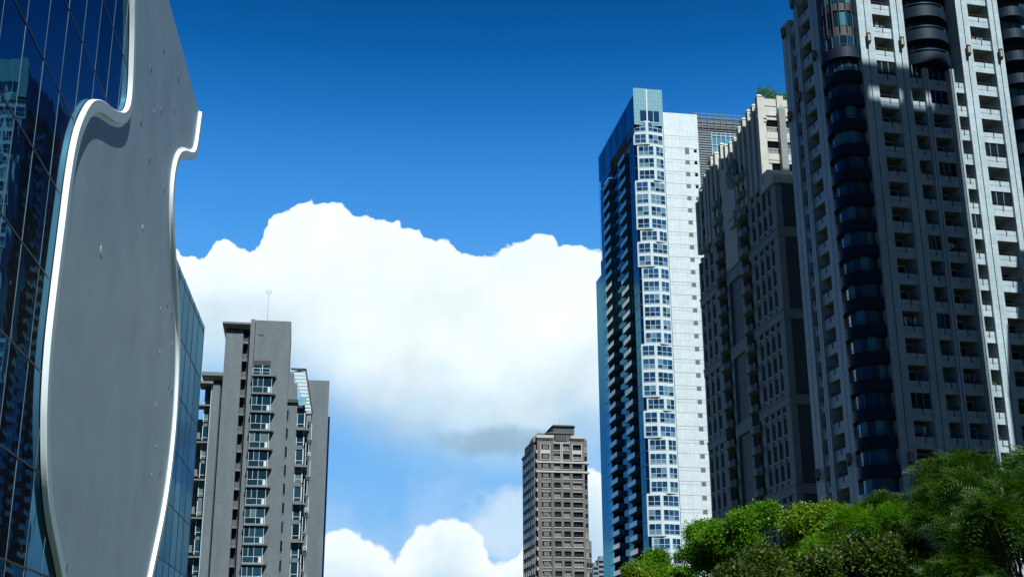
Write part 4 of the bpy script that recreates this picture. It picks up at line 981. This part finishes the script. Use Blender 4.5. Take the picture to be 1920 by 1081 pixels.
# ------------------------------------------------------------------ trees
def tree(name, label, x, y, h, cr, ch, mat, seed, frond, nspray, leafs, clumps, group='trees along the bottom right'):
    """h: top height; cr: crown radius; ch: crown height; trunk + limbs + many leaflets on sprays"""
    rg = np.random.default_rng(seed); t = thing(name, label, 'tree', (x, y, 0), 0, group)
    base = h-ch
    B = []                                    # clump centres + radii
    for i in range(clumps):
        th = rg.uniform(0, 2*pi); f = rg.uniform(0, 1)**.6; zz = rg.uniform(0, 1)
        prof = (1-(abs(zz-.42)/.62)**2.2); prof = max(prof, .12)**.5
        r = cr*f*prof*.95; rad = rg.uniform(.18, .36)*cr*(1.05-.35*zz)
        zt = base+zz*ch; rad = min(rad, max(.5, h-zt+.25*cr))
        zt = min(zt, h-rad*.75)
        B.append((r*cos(th), r*sin(th), zt, rad))
    # one clump reaching the top
    B.append((rg.uniform(-.2, .2)*cr, rg.uniform(-.2, .2)*cr, h-.28*cr, .30*cr))
    # wood
    m = MB(); fork = Vector((rg.uniform(-.3, .3), rg.uniform(-.3, .3), max(base*.75, 1.2)))
    m.tube((0, 0, -.1), tuple(fork*.5), .26, .21, 9); m.tube(tuple(fork*.5), tuple(fork), .21, .18, 9)
    m.build('trunk', M_bark, t, smooth=True)
    m = MB()
    for bx, by, bz, br in B:
        e = Vector((bx, by, bz)); mid = fork.lerp(e, .5)+Vector((rg.uniform(-.3, .3), rg.uniform(-.3, .3), rg.uniform(.1, .5)))
        m.tube(tuple(fork), tuple(mid), .06, .035, 6); m.tube(tuple(mid), tuple(e), .035, .015, 5)
        for _ in range(5):
            dd = Vector(rg.normal(size=3)).normalized()*br*.85; dd.z = abs(dd.z)*.8; m.tube(tuple(e), tuple(e+dd), .014, .006, 4)
    m.build('limbs', M_bark, t)
    # sprays
    W = np.array([b[3]**2 for b in B]); W /= W.sum(); idx = rg.choice(len(B), nspray, p=W); Bn = np.array(B)
    d = rg.normal(size=(nspray, 3)); d /= np.linalg.norm(d, axis=1)[:, None]; d[:, 2] = np.where(d[:, 2] < -.35, -d[:, 2], d[:, 2])
    rad = Bn[idx, 3]*(rg.uniform(0.25, 1.0, nspray)**.45)*(1+.12*rg.normal(size=nspray))
    lump = 1+.18*np.sin(d[:, 0]*7+idx)*np.cos(d[:, 1]*6+idx*2)
    P = Bn[idx, :3]+d*(rad*lump)[:, None]*np.array((1, 1, .85))
    out = d+.55*rg.normal(size=d.shape)+np.array((0, 0, .25 if frond else .1)); out /= np.linalg.norm(out, axis=1)[:, None]
    nrm = rg.normal(size=d.shape)*.5+np.array((0, 0, 1.)); sd_ = np.cross(out, nrm); sd_ /= np.linalg.norm(sd_, axis=1)[:, None]; up = np.cross(sd_, out)
    V = []
    if frond:
        L_ = rg.uniform(.30, .60, nspray)
        for j in range(leafs):
            f = (j+.6)/leafs; sg = 1 if j % 2 else -1
            c = P+out*(L_*f)[:, None]-np.array((0, 0, 1.))*(.45*L_*f*f)[:, None]
            ll = (L_*.34*(1-.45*f))[:, None]; tip = sd_*sg*.85+out*.5-up*.1
            wv = out*.5-sd_*sg*.2; w_ = ll*.17
            a0 = c; a1 = c+tip*ll*.5+wv*w_; a2 = c+tip*ll; a3 = c+tip*ll*.5-wv*w_
            V.append(np.stack([a0, a1, a2, a3], 1))
    else:
        for j in range(leafs):
            c = P+out*rg.uniform(0, .28, nspray)[:, None]+rg.normal(size=P.shape)*.07
            v = out+rg.normal(size=P.shape)*.9; v /= np.linalg.norm(v, axis=1)[:, None]
            q = np.cross(v, nrm+rg.normal(size=P.shape)*.5); q /= np.linalg.norm(q, axis=1)[:, None]; s = rg.uniform(.038, .072, nspray)[:, None]
            V.append(np.stack([c, c+v*s+q*s*.5, c+v*s*2, c+v*s-q*s*.5], 1))
    V = np.concatenate(V).reshape(-1, 3); nf = len(V)//4
    me = bpy.data.meshes.new('crown'); me.vertices.add(len(V)); me.vertices.foreach_set('co', V.astype(np.float32).ravel())
    me.loops.add(nf*4); me.loops.foreach_set('vertex_index', np.arange(nf*4, dtype=np.int32)); me.polygons.add(nf)
    me.polygons.foreach_set('loop_start', np.arange(0, nf*4, 4, dtype=np.int32)); me.polygons.foreach_set('loop_total', np.full(nf, 4, dtype=np.int32))
    me.materials.append(mat); me.update(calc_edges=True)
    o = bpy.data.objects.new('crown', me); COL.objects.link(o); o.parent = t
    return t
TR = [
 ('small round bright green tree at the foot of the skyscraper, leftmost in the row', 6.5, 60, 7.9, 1.5, 4.5, M_leafA, 0, 7500, 6, 16),
 ('low pale green bush-like tree at the very left end of the tree row', 5.6, 57, 6.9, 1.5, 4, M_leafB, 0, 5000, 6, 12),
 ('low green tree between the leftmost round tree and the larger bright ones', 7.35, 55, 6.6, 1.7, 4, M_leafA, 0, 7500, 6, 14),
 ('bright green round tree in front of the white wall of the skyscraper', 8.0, 52, 8.1, 1.8, 5, M_leafA, 0, 9000, 6, 18),
 ('tallest bright green rounded tree standing before the dark brown tower', 9.4, 49, 8.45, 2.0, 5, M_leafA, 0, 11000, 6, 20),
 ('yellow green airy tree in front of the lower dark brown tower', 10.0, 44, 7.6, 2.3, 5, M_leafB, 0, 12000, 6, 22),
 ('olive brown leaved low tree nearest the bottom edge under the bright trees', 7.9, 40, 5.9, 2.2, 4, M_leafD, 0, 10000, 6, 20),
 ('feathery green tree below the curved balconies corner of the pale tower', 10.9, 40, 7.1, 1.9, 5, M_leafA, 1, 8000, 12, 24),
 ('dull olive tree at the bottom edge between the bright trees and the big feathery tree', 9.6, 35, 5.5, 1.9, 4, M_leafD, 0, 8500, 6, 18),
 ('thin feathery yellow green tree between the curved balconies corner and the large feathery tree', 12.2, 41, 7.6, 1.8, 5, M_leafC, 1, 9500, 12, 24),
 ('large feathery deep green tree rising in front of the pale tower', 12.4, 35, 7.85, 2.2, 6, M_leafC, 1, 12500, 12, 34),
 ('tallest feathery green tree at the right edge of the picture', 12.6, 30.5, 7.1, 2.3, 6, M_leafC, 1, 13500, 12, 36),
 ('dark feathery tree low in the bottom right corner in front of the tall one', 11.0, 28, 5.9, 1.9, 5, M_leafC, 1, 9500, 12, 28),
 ('shaded green tree cut off by the right edge behind the tallest feathery one', 15.6, 34, 7.6, 2.3, 6, M_leafC, 1, 8000, 12, 26),
]
for i, (lab, x, y, h, cr, ch, mat, fr, n, lf, cl) in enumerate(TR): tree('feathery_tree' if fr else 'round_leaf_tree', lab, x, y, h, cr, ch, mat, 11+i, fr, n, lf, cl)
